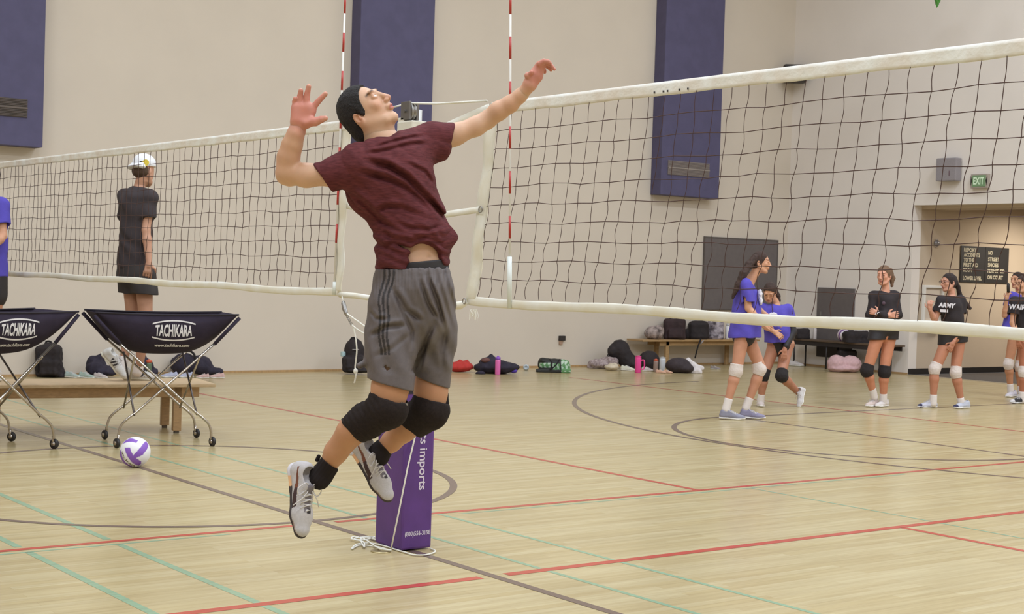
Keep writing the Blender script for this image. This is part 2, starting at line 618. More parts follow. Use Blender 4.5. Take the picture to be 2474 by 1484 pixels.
# walls
def slab(name, lo, hi, m):
    b = MB().box(lo, hi)
    return structure(name, b.V, b.F, m)
w_back = slab('wall_back', (x0, y1, 0), (x1 + 0.2, y1 + 0.2, HH), M_wall)
slab('wall_left', (x0 - 0.2, y0, 0), (x0, y1, HH), M_wall)
slab('wall_front', (x0, y0 - 0.2, 0), (x1, y0, HH), M_wall)
DY0, DY1, DZ = 5.1, 8.715, 2.69
b = MB(); b.box((x1, DY1, 0), (x1 + 0.2, y1, HH)); b.box((x1, DY0, DZ), (x1 + 0.2, DY1, HH)); b.box((x1, y0, 0), (x1 + 0.2, DY0, HH))
structure('wall_right', b.V, b.F, M_wallw)
slab('ceiling', (x0, y0, HH), (x1, y1, HH + 0.2), M_ceil)
# hallway behind the opening
slab('wall_hall_left', (x1 + 0.2, DY1, 0), (22.0, DY1 + 0.15, 2.95), M_hall)
slab('wall_hall_right', (x1 + 0.2, DY0 - 0.15, 0), (22.0, DY0, 2.95), M_hall)
slab('wall_hall_end', (22.0, DY0 - 0.15, 0), (22.15, DY1 + 0.15, 2.95), M_hall)
slab('ceiling_hall', (x1 + 0.2, DY0, 2.78), (22.0, DY1, 2.95), mat('hall_ceiling_paint', (196, 176, 142), rough=0.9, noise=0.1, nscale=3))
slab('floor_hall', (x1 + 0.02, DY0, -0.05), (22.0, DY1, -0.004), mat('hall_carpet', (92, 84, 78), rough=0.95, noise=0.3, nscale=40, bump=0.3, bscale=300))
slab('trim_1', (x1 - 0.03, DY0, 0.0), (x1 + 0.06, DY1, 0.006), mat('threshold_metal', (190, 178, 158), rough=0.35, metal=0.5))
slab('trim_2', (x1 + 0.2, DY0 + 1.2, 2.64), (x1 + 0.75, DY1, 2.78), M_hall)
M_rub = mat('black_cove_base', (34, 31, 31), rough=0.55)
slab('baseboard_hall', (x1 + 0.005, DY1 - 0.012, 0.0), (22.0, DY1 - 0.001, 0.095), M_rub)
M_shoe = mat('oak_shoe_moulding', (186, 150, 104), rough=0.45, noise=0.2, nscale=8, stretch=(8, 1, 1))
slab('baseboard_back', (x0, y1 - 0.022, 0), (x1, y1, 0.03), M_shoe)
slab('baseboard_right', (x1 - 0.022, DY1, 0), (x1, y1 - 0.022, 0.03), M_shoe)

# ceiling lamps (high above the frame)
M_fix = mat('fixture_housing', (225, 225, 222), rough=0.4)
M_tube = mat('fixture_lens', (255, 244, 226), rough=0.3, emit=2.2)
for i, lx in enumerate((-6.5, -0.5, 5.5, 11.5)):
    for j, ly in enumerate((-9.0, -3.5, 2.0, 7.5)):
        t = thing('ceiling_lamp', 'long ceiling lamp, %s row from the back wall, %s from the left wall' % (('fourth', 'third', 'second', 'first')[j], ('first', 'second', 'third', 'fourth')[i]), 'lamp', (lx, ly, HH), 'gym ceiling lamps')
        c = np.array((lx, ly, 0))
        MB().bbox(c + (-1, -.6, HH - 0.25), c + (1, .6, HH - 0.12), 0.02).obj('housing', M_fix, t)
        MB().box(c + (-.95, -.55, HH - 0.27), c + (.95, .55, HH - 0.25)).obj('lens', M_tube, t)
        for sx in (-.8, .8):
            MB().tube([c + (sx, 0, HH - 0.13), c + (sx, 0, HH)], 0.012, 6).obj('hanger', M_fix, t)
# hallway ceiling light
t = thing('ceiling_lamp', 'round hallway ceiling light glowing above the black signs', 'lamp', (17.75, 7.35, 2.78))
M_hl = mat('hall_lamp_lens', (255, 246, 225), emit=4.0)
MB().lathe([(0.42, 0.0), (0.42, -0.03), (0.40, -0.045)], (17.75, 7.35, 2.78), n=32).obj('housing', M_fix, t, True)
MB().lathe([(0.385, -0.04), (0.37, -0.075), (0.2, -0.10), (0.01, -0.105)], (17.75, 7.35, 2.78), n=32).obj('lens', M_hl, t, True)
ld = bpy.data.lights.new('hall_light', 'AREA'); ld.shape = 'DISK'; ld.size = 0.7; ld.energy = 70; ld.color = (1, .93, .82)
lo = bpy.data.objects.new('lamp_light', ld); lo.location = (17.75, 7.35, 2.66); COL.objects.link(lo)

# tall blue wall panels with vents
M_blue = mat('blue_panel_paint', (84, 80, 112), rough=0.7, noise=0.12, nscale=6, bump=0.05, bscale=200)
def blue_panel(xa, xb, label, vent, zb=2.735, dep_=0.24, mv=None):
    t = thing('wall_panel', label, 'wall panel', ((xa + xb) / 2, y1, zb))
    o = MB().bbox((xa, y1 - dep_, zb), (xb, y1 - 0.001, HH - 0.05), 0.008).obj('body', M_blue, t)
    if vent:
        va, vb, za, zc = vent
        f = MB()
        n = 12
        f.box((va, y1 - dep_ - 0.012, za), (vb, y1 - dep_ + 0.01, zc))
        g = f.obj('vent', mv, t)
        s = MB()
        for k in range(n):
            z = za + 0.012 + (zc - za - 0.024) * k / (n - 1)
            s.box((va + 0.01, y1 - dep_ - 0.022, z - 0.002), (vb - 0.01, y1 - dep_ - 0.012, z + 0.002))
        s.box((va, y1 - dep_ - 0.024, (za + zc) / 2 - 0.006), (vb, y1 - dep_ - 0.012, (za + zc) / 2 + 0.006))
        s.obj('louvre', mat('louvre_' + mv.name, (104, 92, 84) if 'brown' in mv.name else (150, 140, 132), rough=0.5), g)
M_vb = mat('brown_vent', (78, 68, 62), rough=0.6)
M_vg = mat('grey_vent', (124, 114, 112), rough=0.6)
blue_panel(0.62, 1.985, 'tall blue wall panel with brown slatted vent, at the left edge of the photo', (0.86, 1.79, 3.07, 3.285), mv=M_vb)
blue_panel(6.30, 7.50, 'tall blue wall panel behind the jumping player, its lower end hidden', (6.45, 7.35, 3.07, 3.285), mv=M_vb)
blue_panel(11.885, 13.17, 'tall blue wall panel with pale grey vent, seen through the right net', (12.02, 12.93, 3.06, 3.29), mv=M_vg)

# grey notice boards / hatches
def plate(name, label, cat, lo, hi, m, bev=0.006):
    return MB().bbox(lo, hi, bev).one(name, label, cat, m)
M_grey = mat('grey_board', (108, 100, 98), rough=0.7, noise=0.08, nscale=15)
a = plane_at(1700, 574, 1, y1); c_ = plane_at(1878, 745, 1, y1)
t = thing('notice_board', 'large dark grey board on the back wall behind the girls in purple', 'board', ((a[0] + c_[0]) / 2, y1, 0.92))
MB().bbox((13.10, y1 - 0.03, 0.92), (14.83, y1 - 0.001, 2.11), 0.006).obj('board', M_grey, t)
fr = MB()
for lo, hi in (((13.09, y1 - .036, 2.10), (14.84, y1 - .002, 2.12)), ((13.09, y1 - .036, .91), (14.84, y1 - .002, .93)), ((13.09, y1 - .036, .93), (13.105, y1 - .002, 2.10)), ((14.825, y1 - .036, .93), (14.84, y1 - .002, 2.10))):
    fr.box(lo, hi)
fr.obj('frame', mat('board_frame', (92, 84, 80), rough=0.5), t)
t = thing('wall_hatch', 'smaller grey hatch door on the right wall above the dark bench', 'hatch', (x1, 10.22, 0.2))
MB().bbox((x1 - 0.025, 9.83, 0.40), (x1 - 0.001, 10.63, 1.335), 0.006).obj('door', M_grey, t)
MB().bbox((x1 - 0.02, 9.85, 0.17), (x1 - 0.001, 10.61, 0.40), 0.004).obj('grille', mat('dark_grille', (52, 44, 42), rough=0.6), t)
MB().bbox((x1 - 0.04, 10.52, 0.86), (x1 - 0.024, 10.55, 0.93), 0.004).obj('latch', mat('latch_metal', (150, 146, 140), metal=0.6, rough=0.4), t)

# loudspeakers, exit light
M_blk = mat('black_plastic', (48, 42, 40), rough=0.6)
t = thing('loudspeaker', 'dark wall loudspeaker up in the corner just under the top tape of the right net', 'loudspeaker', (15.02, 11.2, 4.78))
Rk = rotz(math.radians(-40))
MB().bbox((-.19, -.12, 0), (.19, .12, .30), 0.03, Rk, (14.87, 11.12, 4.80)).obj('cabinet', M_blk, t)
MB().tube([(14.90, 11.20, 4.95), (15.0, 11.36, 4.95)], 0.025, 8).obj('bracket', M_blk, t)
t = thing('loudspeaker', 'pale grey square box speaker on the right wall above the hallway opening', 'loudspeaker', (x1, 8.02, 3.02))
MB().bbox((x1 - .16, 7.83, 3.045), (x1 - 0.02, 8.20, 3.40), 0.015).obj('cabinet', mat('grey_speaker_cloth', (150, 143, 146), rough=0.85, noise=0.12, nscale=90), t)
MB().box((x1 - .02, 7.87, 3.08), (x1, 8.16, 3.36)).obj('back_plate', mat('speaker_back', (120, 112, 110), rough=0.6), t)
MB().bbox((x1 - .165, 7.94, 3.12), (x1 - .159, 7.955, 3.20), 0.001).obj('badge', mat('speaker_badge', (110, 88, 96), rough=0.4), t)
t = thing('exit_sign', 'small green EXIT sign in a grey box above the hallway opening', 'sign', (x1, 7.47, 2.92))
MB().bbox((x1 - .07, 7.32, 2.925), (x1, 7.62, 3.14), 0.006).obj('housing', mat('exit_housing', (168, 156, 146), rough=0.5), t)
s = MB(); s.box((x1 - .078, 7.35, 2.95), (x1 - .069, 7.59, 3.12)); pn = s.obj('panel', mat('exit_panel', (120, 152, 112), rough=0.4, emit=0.0), t)
s = MB(); s.add([(x1 - .074, 7.322, 2.95), (x1 - .074, 7.322, 3.12), (x1 - .074, 7.35, 3.035)], [(0, 1, 2)]); s.add([(x1 - .074, 7.618, 2.95), (x1 - .074, 7.59, 3.035), (x1 - .074, 7.618, 3.12)], [(0, 1, 2)])
s.obj('side_shield', M_blk, t)
text_on('lettering', 'EXIT', 0.15, (x1 - .080, 7.47, 3.035), (0, -1, 0), (0, 0, 1), mat('exit_letters', (206, 226, 198), emit=0.15), t, bold=0.004, width=0.19)

# electric outlet box with plug
t = thing('wall_outlet', 'small black outlet box on the back wall above the green duffel bag', 'outlet', (10.15, y1, 0.35))
MB().bbox((10.10, y1 - .05, .41), (10.205, y1, .485), 0.008).obj('cover', M_blk, t)
MB().bbox((10.11, y1 - .03, .35), (10.165, y1, .41), 0.006).obj('socket', mat('outlet_plate', (170, 140, 118), rough=0.5), t)

# balloon tip at the top edge
M_foil = mat('green_foil', (84, 150, 74), rough=0.12, metal=0.75)
F_ = Frame(21.5)
S_ = Solid()
c0 = F_.p(2268, -30); tip = F_.p(2263, 24)
S_.cone(F_.p(2263, 20), F_.p(2268, -25), 0.006, 0.10, 0.01, n=(0, 0, 1), sq=0.45)
S_.ell(F_.p(2270, -52), (0.24, 0.20, 0.09), None, 0.06)
V, F = S_.mesh(0.008, lambda X: 0.003 * np.sin(X[..., 0] * 120 + 3 * np.sin(X[..., 1] * 40)))
t = thing('balloon', 'shiny green foil balloon tip hanging in at the top edge', 'balloon', tuple(F_.W(2263, 24)))
raw('envelope', F_.w(V), F, M_foil, t)
top = F_.W(2270, -90)
MB().tube([top, top + (0.01, 0, 1.2), (top[0], top[1], HH)], 0.002, 5).obj('string', mat('white_string', (225, 222, 215), rough=0.8), t)

# hallway signs
M_sign = mat('black_sign', (44, 40, 38), rough=0.6)
M_slet = mat('cream_letters', (206, 196, 170), rough=0.6)
ys = DY1
def sign(xa, xb, label, rows):
    t = thing('sign', label, 'sign', ((xa + xb) / 2, ys, 1.497))
    MB().bbox((xa, ys - 0.02, 1.497), (xb, ys - 0.001, 2.095), 0.004).obj('board', M_sign, t)
    for (txt, z, w) in rows:
        text_on('lettering', txt, 0.085, (xa + 0.07 + w / 2, ys - 0.022, z), (1, 0, 0), (0, 0, 1), M_slet, t, bold=0.003, width=w)
sign(16.335, 16.985, 'black sign reading REPORT ACCIDENTS TO THE FIRST AID ROOM LOWER LEVEL', [
    ('REPORT', 2.03, .33), ('ACCIDENTS', 1.95, .43), ('TO THE', 1.865, .28), ('FIRST AID', 1.785, .39), ('ROOM', 1.70, .23), ('LOWER LEVEL', 1.57, .5)])
sign(16.992, 17.64, 'black sign reading NO STREET SHOES PERMITTED ON COURT', [
    ('NO', 2.0, .12), ('STREET', 1.895, .32), ('SHOES', 1.80, .29), ('PERMITTED', 1.70, .47), ('ON COURT', 1.595, .43)])
t = thing('alarm_bell', 'small round grey bell on the hallway wall left of the signs', 'bell', (15.70, ys, 2.06))
Rb = np.array(((1, 0, 0), (0, 0, 1), (0, 1, 0.0)))
MB().lathe([(0.055, 0), (0.055, -0.02), (0.042, -0.045), (0.01, -0.055)], (15.70, ys, 2.11), Rb, 20).obj('gong', mat('grey_bell', (142, 138, 140), rough=0.35, metal=0.4), t, True)
MB().bbox((15.67, ys - .02, 2.04), (15.73, ys, 2.18), .004).obj('back_plate', mat('bell_plate', (176, 160, 148), rough=0.5), t)
t = thing('wall_niche', 'pale framed cabinet on the hallway wall beside the girl with glasses', 'cabinet', (15.65, ys, .84))
fr = MB()
for lo, hi in (((15.39, ys - .05, .84), (15.43, ys, 1.43)), ((15.43, ys - .05, 1.39), (15.9, ys, 1.43)), ((15.87, ys - .05, .84), (15.90, ys, 1.39)), ((15.43, ys - .05, .84), (15.87, ys, .87))):
    fr.bbox(lo, hi, 0.004)
fr.obj('frame', mat('niche_frame', (226, 222, 216), rough=0.5), t)
MB().box((15.43, ys - .015, .87), (15.87, ys - .001, 1.39)).obj('panel', mat('niche_panel', (206, 192, 176), rough=0.6), t)
MB().bbox((15.47, ys - .16, .80), (15.95, ys - .001, .838), 0.006).obj('shelf', mat('niche_shelf', (112, 84, 74), rough=0.5), t)
# ------------------------------------------------------------------ the two nets, the post between them, antennas and ropes
M_tape = mat('white_net_tape', (232, 230, 222), rough=0.75, noise=0.10, nscale=9, bump=0.5, bscale=22, rgb2=(222, 212, 198))
M_tape2 = mat('white_net_sleeve', (230, 227, 217), rough=0.8, noise=0.10, nscale=6, bump=0.35, bscale=14, rgb2=(222, 214, 194))
M_cord = mat('brown_net_cord', (74, 50, 44), rough=0.85)
M_rope = mat('white_rope', (228, 224, 212), rough=0.85, bump=0.3, bscale=300)
M_steel = mat('pulley_steel', (150, 146, 142), rough=0.35, metal=0.8)
NT, NB = 2.245, 1.272

def net(ya, yb, label, skew, seed, sag=0.0, tape=0.056, rr=0.0017):
    """net in the plane x=0 from ya (near the post) to yb; skew shifts the lower edge along the net"""
    rnd = random.Random(seed)
    sgn = 1 if yb > ya else -1
    L = abs(yb - ya)
    t = thing('volleyball_net', label, 'net', (0, (ya + yb) / 2, NB))
    zt = NT - tape + 0.004; zb = NB + 0.045
    def sk(z):
        q = (NT - z) / (NT - NB)
        return skew * q ** 1.2
    def topz(y):
        return -sag * math.sin(math.pi * min(1, abs(y - ya) / L))
    n = int(L / 0.096)
    rows = 10
    b = MB()
    ph = [[rnd.uniform(-1, 1) for _ in range(12)] for _ in range(n + 1)]
    def cord_pt(i, z):
        """position of vertical cord i at height z"""
        q = (zt - z) / (zt - zb) * (rows + 0.0)
        y = ya + sgn * (0.06 + i * 0.096) + sk(z)
        w = 0.0
        k = int(min(rows - 1, max(0, q))); f = q - k
        amp = ph[i][k] * (0.008 + 0.011 * (k / rows) ** 2)
        w = amp * math.sin(math.pi * f) * (1 if k % 2 else -1)
        return np.array((0.0 + 0.004 * math.sin(i * 1.7 + q), y + w, z + topz(y)))
    for i in range(n):
        m = rows * 5
        b.tube([cord_pt(i, zt + (zb - zt) * j / m) for j in range(m + 1)], rr, 4, False)
    for k in range(1, rows):
        z0 = zt + (zb - zt) * (k + 0.0) / rows
        pts = []
        for i in range(-1, n):
            if i < 0:
                pts.append(np.array((0, ya + sk(z0) + sgn * 0.0, z0 - 0.02)))
            else:
                q = cord_pt(i, z0); q[2] += 0.004 * math.sin(i * 0.9 + k) + (0.003 * rnd.uniform(-1, 1))
                pts.append(q)
        b.tube(pts, rr, 4, False)
    b.obj('netting', M_cord, t, True)
    # top tape, slightly uneven
    def tape_obj(name, z0, z1, m, wav, sh, th=0.006):
        s = MB()
        nu = int(L / 0.05)
        def fn(u, v):
            y = ya + (yb - ya) * u + sh
            z = z0 + (z1 - z0) * v + topz(y) + wav * (math.sin(y * 9.0 + seed) * 0.5 + math.sin(y * 23.0) * 0.3) * (1 - v)
            return (-th / 2 + 0.25 * wav * math.sin(y * 31 + v * 4), y, z)
        s.sheet(fn, nu, 4, th, lambda u, v: (1, 0, 0))
        return s.obj(name, m, t, True)
    tape_obj('top_tape', NT - tape, NT, M_tape, 0.003, 0)
    b2 = MB()
    nn = int(L / 0.05)
    b2.tube([np.array((0, ya + (yb - ya) * i / nn + sk(NB), NB + 0.022 + 0.005 * math.sin(i * 0.21 + seed) * (1 if i < nn else 0) + topz(0))) for i in range(nn + 1)], [0.0225 + 0.0012 * math.sin(i * 0.7) for i in range(nn + 1)], 10)
    for i, v in enumerate(b2.V):
        b2.V[i] = (v[0] * 0.35, v[1], v[2])
    b2.obj('bottom_tape', M_tape2, t, True)
    # side band
    s = MB()
    def fs(u, v):
        z = NT - 0.02 + (NB + 0.02 - NT + 0.02) * u
        w = 0.085 + 0.006 * math.sin(u * 17)
        return (-0.005 + 0.004 * math.sin(u * 25), ya + sk(z) + sgn * 0.012 + w * (v - 0.5) + 0.004 * math.sin(u * 13), z)
    s.sheet(fs, 40, 3, 0.008, lambda u, v: (1, 0, 0))
    s.obj('side_band', M_tape2, t, True)
    return t, sk

tn, skr = net(-0.635, -9.6, 'near volleyball net at the right, running off the right edge in front of the girls', 0.135, 3)
# black mark on the tape end, a short black stitch line further along
text_on('tape_mark', 'AK', 0.03, (-0.0085, -0.69, NT - 0.022), (0, -1, 0), (0, 0, 1), mat('ink', (70, 66, 70), rough=0.7), tn)
ml = MB()
for yy in (-1.79, -1.845, -1.87, -1.94, -1.99):
    ml.box((-0.0065, yy, NT - 0.045), (-0.0050, yy + 0.008, NT - 0.037))
ml.obj('rivet', mat('rivet_black', (50, 44, 44)), tn)
tn2, skl = net(0.70, 10.3, 'far volleyball net at the left, in front of the man in the white cap', 0.05, 8, sag=0.0, tape=0.056, rr=0.0019)

# straps and rings that tie the nets to the post
def strap(pts, w, m, name, parent, th=0.004):
    s = MB()
    P = [np.array(q, float) for q in pts]
    n = len(P) - 1
    def fn(u, v):
        q = u * n; i = min(n - 1, int(q)); f = q - i
        c = P[i] * (1 - f) + P[i + 1] * f
        ww = w if not hasattr(w, '__len__') else w[i] * (1 - f) + w[i + 1] * f
        return c + np.array((0, 0, ww * (v - 0.5)))
    s.sheet(fn, 12, 2, th, lambda u, v: (1, 0, 0))
    return s.obj(name, m, parent, True)
def ring(c, r, tr, m, name, parent, nrm=(1, 0, 0)):
    f = frame_from(nrm, (0, 0, 1)); s = MB()
    pts = [np.array(c) + r * (math.cos(a) * f[1] + math.sin(a) * f[2]) for a in [2 * math.pi * k / 20 for k in range(21)]]
    s.tube(pts, tr, 6, False)
    return s.obj(name, m, parent, True)
ORG[0] = np.array((0, (-0.635 - 9.6) / 2, NB))
strap([(-.01, -.62, 2.212), (-.02, -.35, 2.158), (-.03, -.05, 2.10)], [0.055, 0.05, 0.035], M_tape2, 'upper_strap', tn)
strap([(-.01, -.565, 1.735), (-.02, -.3, 1.715), (-.03, -.06, 1.69)], [0.03, 0.032, 0.03], M_tape2, 'middle_strap', tn)
ring((-.012, -.585, 1.735), .014, .0028, M_steel, 'ring', tn)
MB().tube([(-.008, -.49, 1.285), (-.012, -.44, 1.27), (-.02, -.36, 1.262), (-.03, -.2, 1.27), (-.03, -.05, 1.28)], [.012, .02, .018, .014, .012], 8).obj('lower_strap', M_tape2, tn, True)
ring((-.02, -.485, 1.292), .013, .0028, M_steel, 'ring', tn)
fz = MB(); rnd = random.Random(4)
for k in range(16):
    a = np.array((-.01, -.52 - .004 * k, 1.255)); q = a + (rnd.uniform(-.01, .01), rnd.uniform(-.04, .04), -rnd.uniform(.02, .055)); fz.tube([a, (a + q) / 2 + (0, .006 * rnd.uniform(-1, 1), 0), q], .0012, 4)
fz.obj('frayed_tape', M_tape2, tn)
ORG[0] = np.array((0, (0.70 + 10.3) / 2, NB))
strap([(0, .70, 2.21), (-.02, .45, 2.16), (-.03, .10, 2.11)], [0.06, 0.05, 0.04], M_tape2, 'upper_strap', tn2)
strap([(0, .69, 1.775), (-.02, .45, 1.745), (-.03, .10, 1.70)], [0.032, 0.034, 0.03], M_tape2, 'middle_strap', tn2)
MB().tube([(0, .73, 1.285), (-.01, .55, 1.285), (-.02, .3, 1.275), (-.03, .08, 1.27)], [.016, .016, .014, .012], 8).obj('lower_strap', M_tape2, tn2, True)

# post with purple pad
M_pad = mat('purple_pad_vinyl', (92, 54, 128), rough=0.45, noise=0.15, nscale=9, bump=0.12, bscale=14)
M_padw = mat('pad_print_white', (216, 206, 222), rough=0.6)
post = thing('net_post', 'net post wrapped in a purple pad with white lettering, behind the jumping player', 'post', (0.045, 0.09, 0))
PX0, PX1, PY0, PY1 = -0.062, 0.122, -0.055, 0.20
MB().tube([(0.03, 0.08, 0), (0.03, 0.08, 2.26)], 0.038, 20).obj('pole', mat('post_metal', (196, 192, 186), rough=0.35, metal=0.6), post, True)
pad = MB().bbox((PX0, PY0, 0.006), (PX1, PY1, 1.78), 0.012).obj('pad', M_pad, post)
# print on the face towards the camera (reads downwards)
text_on('lettering', 'sports imports', 0.093, (0.048, PY0 - 0.0015, 0.515), (0, 0, -1), (1, 0, 0), M_padw, pad, bold=0.0014, width=0.41, height=0.058)
text_on('phone_number', '(800)556-3198', 0.032, (0.0345, PY0 - 0.0015, 0.085), (1, 0, 0), (0, 0, 1), M_padw, pad, bold=0.0006, width=0.155)
MB().box((PX0 - .003, PY0 - .003, .805), (PX1 + .003, PY1 + .003, .875)).obj('strap', mat('black_webbing', (36, 30, 38), rough=0.8), pad)
# head fitting: pulley and white collar
w = MB(); Rw = np.array(((0, 0, 1), (1, 0, 0), (0, 1, 0.0)))
w.lathe([(0.045, -0.012), (0.045, -0.006), (0.036, -0.003), (0.036, 0.003), (0.045, 0.006), (0.045, 0.012)], (-0.02, 0.045, 2.245), Rw, 28)
w.obj('pulley', M_steel, post, True)
w = MB(); w.bbox((-.05, .01, 2.20), (-.036, .09, 2.295), .003); w.bbox((-.004, .01, 2.20), (.012, .09, 2.295), .003); w.tube([(-.06, .045, 2.245), (.02, .045, 2.245)], .008, 10)
w.obj('pulley_bracket', mat('bracket_steel', (120, 116, 114), rough=0.4, metal=0.7), post)
w = MB(); w.bbox((-.055, -.025, 2.115), (.045, .115, 2.195), .008); w.bbox((-.05, .06, 2.19), (.03, .115, 2.215), .004)
w.obj('collar', mat('white_collar', (214, 208, 194), rough=0.6, bump=.2, bscale=30), post)
MB().tube([(-.02, -.62, 2.252), (-.02, -.2, 2.268), (-.02, .02, 2.286), (-.02, .045, 2.289), (-.02, .068, 2.28), (-.02, .09, 2.25), (-.02, .088, 2.2), (-.02, .086, 2.1), (-.05, .07, 1.8)], .0055, 8).obj('rope', M_rope, post, True)
MB().tube([(-.02, .06, 2.288), (-.02, .3, 2.275), (-.01, .62, 2.24)], .0045, 8).obj('rope', M_rope, post, True)

# pull rope hanging down the front of the pad, coil on the floor
p1 = plane_at(1004, 1050, 1, PY0 - .012); p2 = plane_at(985, 1130, 1, PY0 - .03); p3 = plane_at(965, 1230, 1, PY0 - .03)
p4 = floor_at(944, 1331, .006)
rp = MB(); rp.tube([plane_at(1012, 985, 1, PY0 - .01), p1, p2, p3, (p3 + p4) / 2 + (0, 0, 0), p4], .0042, 8)
rp.one('rope', 'white rope hanging straight down over the purple pad', 'rope', M_rope, smooth=True)
pts = [(944, 1331), (912, 1322), (870, 1318), (850, 1327), (862, 1316), (895, 1313), (930, 1320), (955, 1328), (975, 1334), (1000, 1341), (1030, 1341), (1052, 1333), (1040, 1326)]
cp = [floor_at(a, b, .006) for a, b in pts]
def smooth_path(P, n=8):
    P = [np.array(q, float) for q in P]; out = []
    for i in range(len(P) - 1):
        a = P[max(i - 1, 0)]; b = P[i]; c = P[i + 1]; d = P[min(i + 2, len(P) - 1)]
        for k in range(n):
            t = k / n
            out.append(0.5 * ((2 * b) + (-a + c) * t + (2 * a - 5 * b + 4 * c - d) * t * t + (-a + 3 * b - 3 * c + d) * t ** 3))
    out.append(P[-1]); return out
cb = MB(); cb.tube(smooth_path(cp), .0042, 6)
pts = [(945, 1330), (915, 1325), (880, 1303), (855, 1298), (850, 1303), (880, 1305), (905, 1298), (870, 1299), (856, 1304), (878, 1310), (880, 1322), (872, 1303), (892, 1300), (920, 1309)]
cb.tube(smooth_path([floor_at(a, b, .013) for a, b in pts]), .0042, 6)
cb.one('rope', 'loose white rope coiled on the floor around the foot of the purple pad', 'rope', M_rope, smooth=True)
fp = floor_at(920, 1333, 0)
s = MB(); s.lathe([(.052, 0), (.052, .004), (.03, .006), (.028, .003)], fp, n=24)
s.one('floor_plate', 'small brass floor plate on the boards beside the purple pad', 'floor plate', mat('brass', (176, 160, 120), rough=.35, metal=.7), smooth=True)

# rope with snap hook hanging from the lower corner of the left net
t = thing('rope', 'white rope with snap hook and knot hanging from the lower corner of the left net', 'rope', (0, .70, .80))
hk = [plane_at(a, b, 0, -.03) for a, b in [(829, 728), (832, 745), (838, 762), (843, 775), (850, 785)]]
MB().tube([plane_at(826, 712, 0, -.01), hk[0]], .004, 6).obj('cord', M_rope, t, True)
MB().tube([hk[0], hk[0] * .7 + hk[1] * .3, hk[1], hk[2] * .7 + hk[1] * .3, hk[2]], [.008, .013, .014, .012, .007], 10).obj('snap_hook', M_steel, t, True)
ch = MB()
for k in range(5):
    c = hk[2] + (hk[4] - hk[2]) * (k + .5) / 5
    f = frame_from((1, 0, 0) if k % 2 else (0, 1, 0), (0, 0, 1))
    ch.tube([c + .009 * (math.cos(a) * f[1] * .6 + math.sin(a) * f[2]) for a in [2 * math.pi * j / 10 for j in range(11)]], .0018, 5, False)
ch.obj('chain', M_steel, t, True)
MB().tube(smooth_path([plane_at(a, b, 0, -.03) for a, b in [(838, 758), (865, 777), (895, 797), (930, 806)]]), .0045, 8).obj('upper_rope', M_rope, t, True)
MB().tube(smooth_path([plane_at(a, b, 0, -.03) for a, b in [(851, 786), (862, 795), (880, 806), (895, 811), (930, 815)]]), .0045, 8).obj('lower_rope', M_rope, t, True)
MB().tube(smooth_path([plane_at(a, b, 0, -.03) for a, b in [(853, 788), (859, 815), (862, 845), (860, 870), (858, 888), (860, 905), (856, 926)]]), .0042, 8).obj('hanging_rope', M_rope, t, True)
kn = plane_at(859, 897, 0, -.03)
k_ = MB(); k_.ball(kn, .012, 12, 8, (1, 1, 1.3)); k_.V = [(v[0] * 1, v[1], v[2]) for v in k_.V]
k_.V = [(kn[0] + (v[0] - kn[0]), v[1], v[2]) for v in k_.V]
k_.obj('knot', M_rope, t, True)

# antennas: red and white striped rods on each net
M_red = mat('antenna_red', (176, 52, 44), rough=.4); M_wht = mat('antenna_white', (226, 222, 216), rough=.4)
def antenna(label, bot, top, edges_y, sleeve):
    t = thing('net_antenna', label, 'antenna', tuple(bot))
    bot = np.array(bot); top = np.array(top)
    L = np.linalg.norm(top - bot)
    n = int(round(L / 0.105))
    u = unit(top - bot)
    MB().tube([bot, top], .0055, 10).obj('rod', M_wht, t, True)
    z = edges_y
    while z < L - .02:
        MB().tube([bot + u * z, bot + u * min(z + 0.105, L)], .0060, 10).obj('red_band', M_red, t, True)
        z += 0.21
    if sleeve:
        MB().tube([bot, bot + u * sleeve], .0105, 12).obj('sleeve', mat('antenna_sleeve', (222, 226, 220), rough=.35), t, True)
antenna('red and white striped antenna on the near net, right of the jumping player', (-.012, -.842, 1.272), (-.012, -.757, 3.07), 0.325, 0.24)
antenna('red and white striped antenna on the far net, left of the player\'s head', (-.012, .776, 1.285), (-.012, .745, 3.09), 0.286, 0.07)
# ------------------------------------------------------------------ people: shared head builder
SK1 = lin((214, 168, 136))
M_skin = mat('skin', (214, 168, 136), rough=0.5, spec=0.35, sss=0.25, vcol=True, noise=0.06, nscale=25)
M_hair = mat('black_hair', (34, 27, 25), rough=0.75, noise=0.5, nscale=160, bump=0.9, bscale=300)
M_eyew = mat('eye_white', (226, 216, 212), rough=0.25)
M_iris = mat('iris_dark', (40, 28, 24), rough=0.2)
M_brow = mat('brow_hair', (48, 36, 32), rough=0.9)

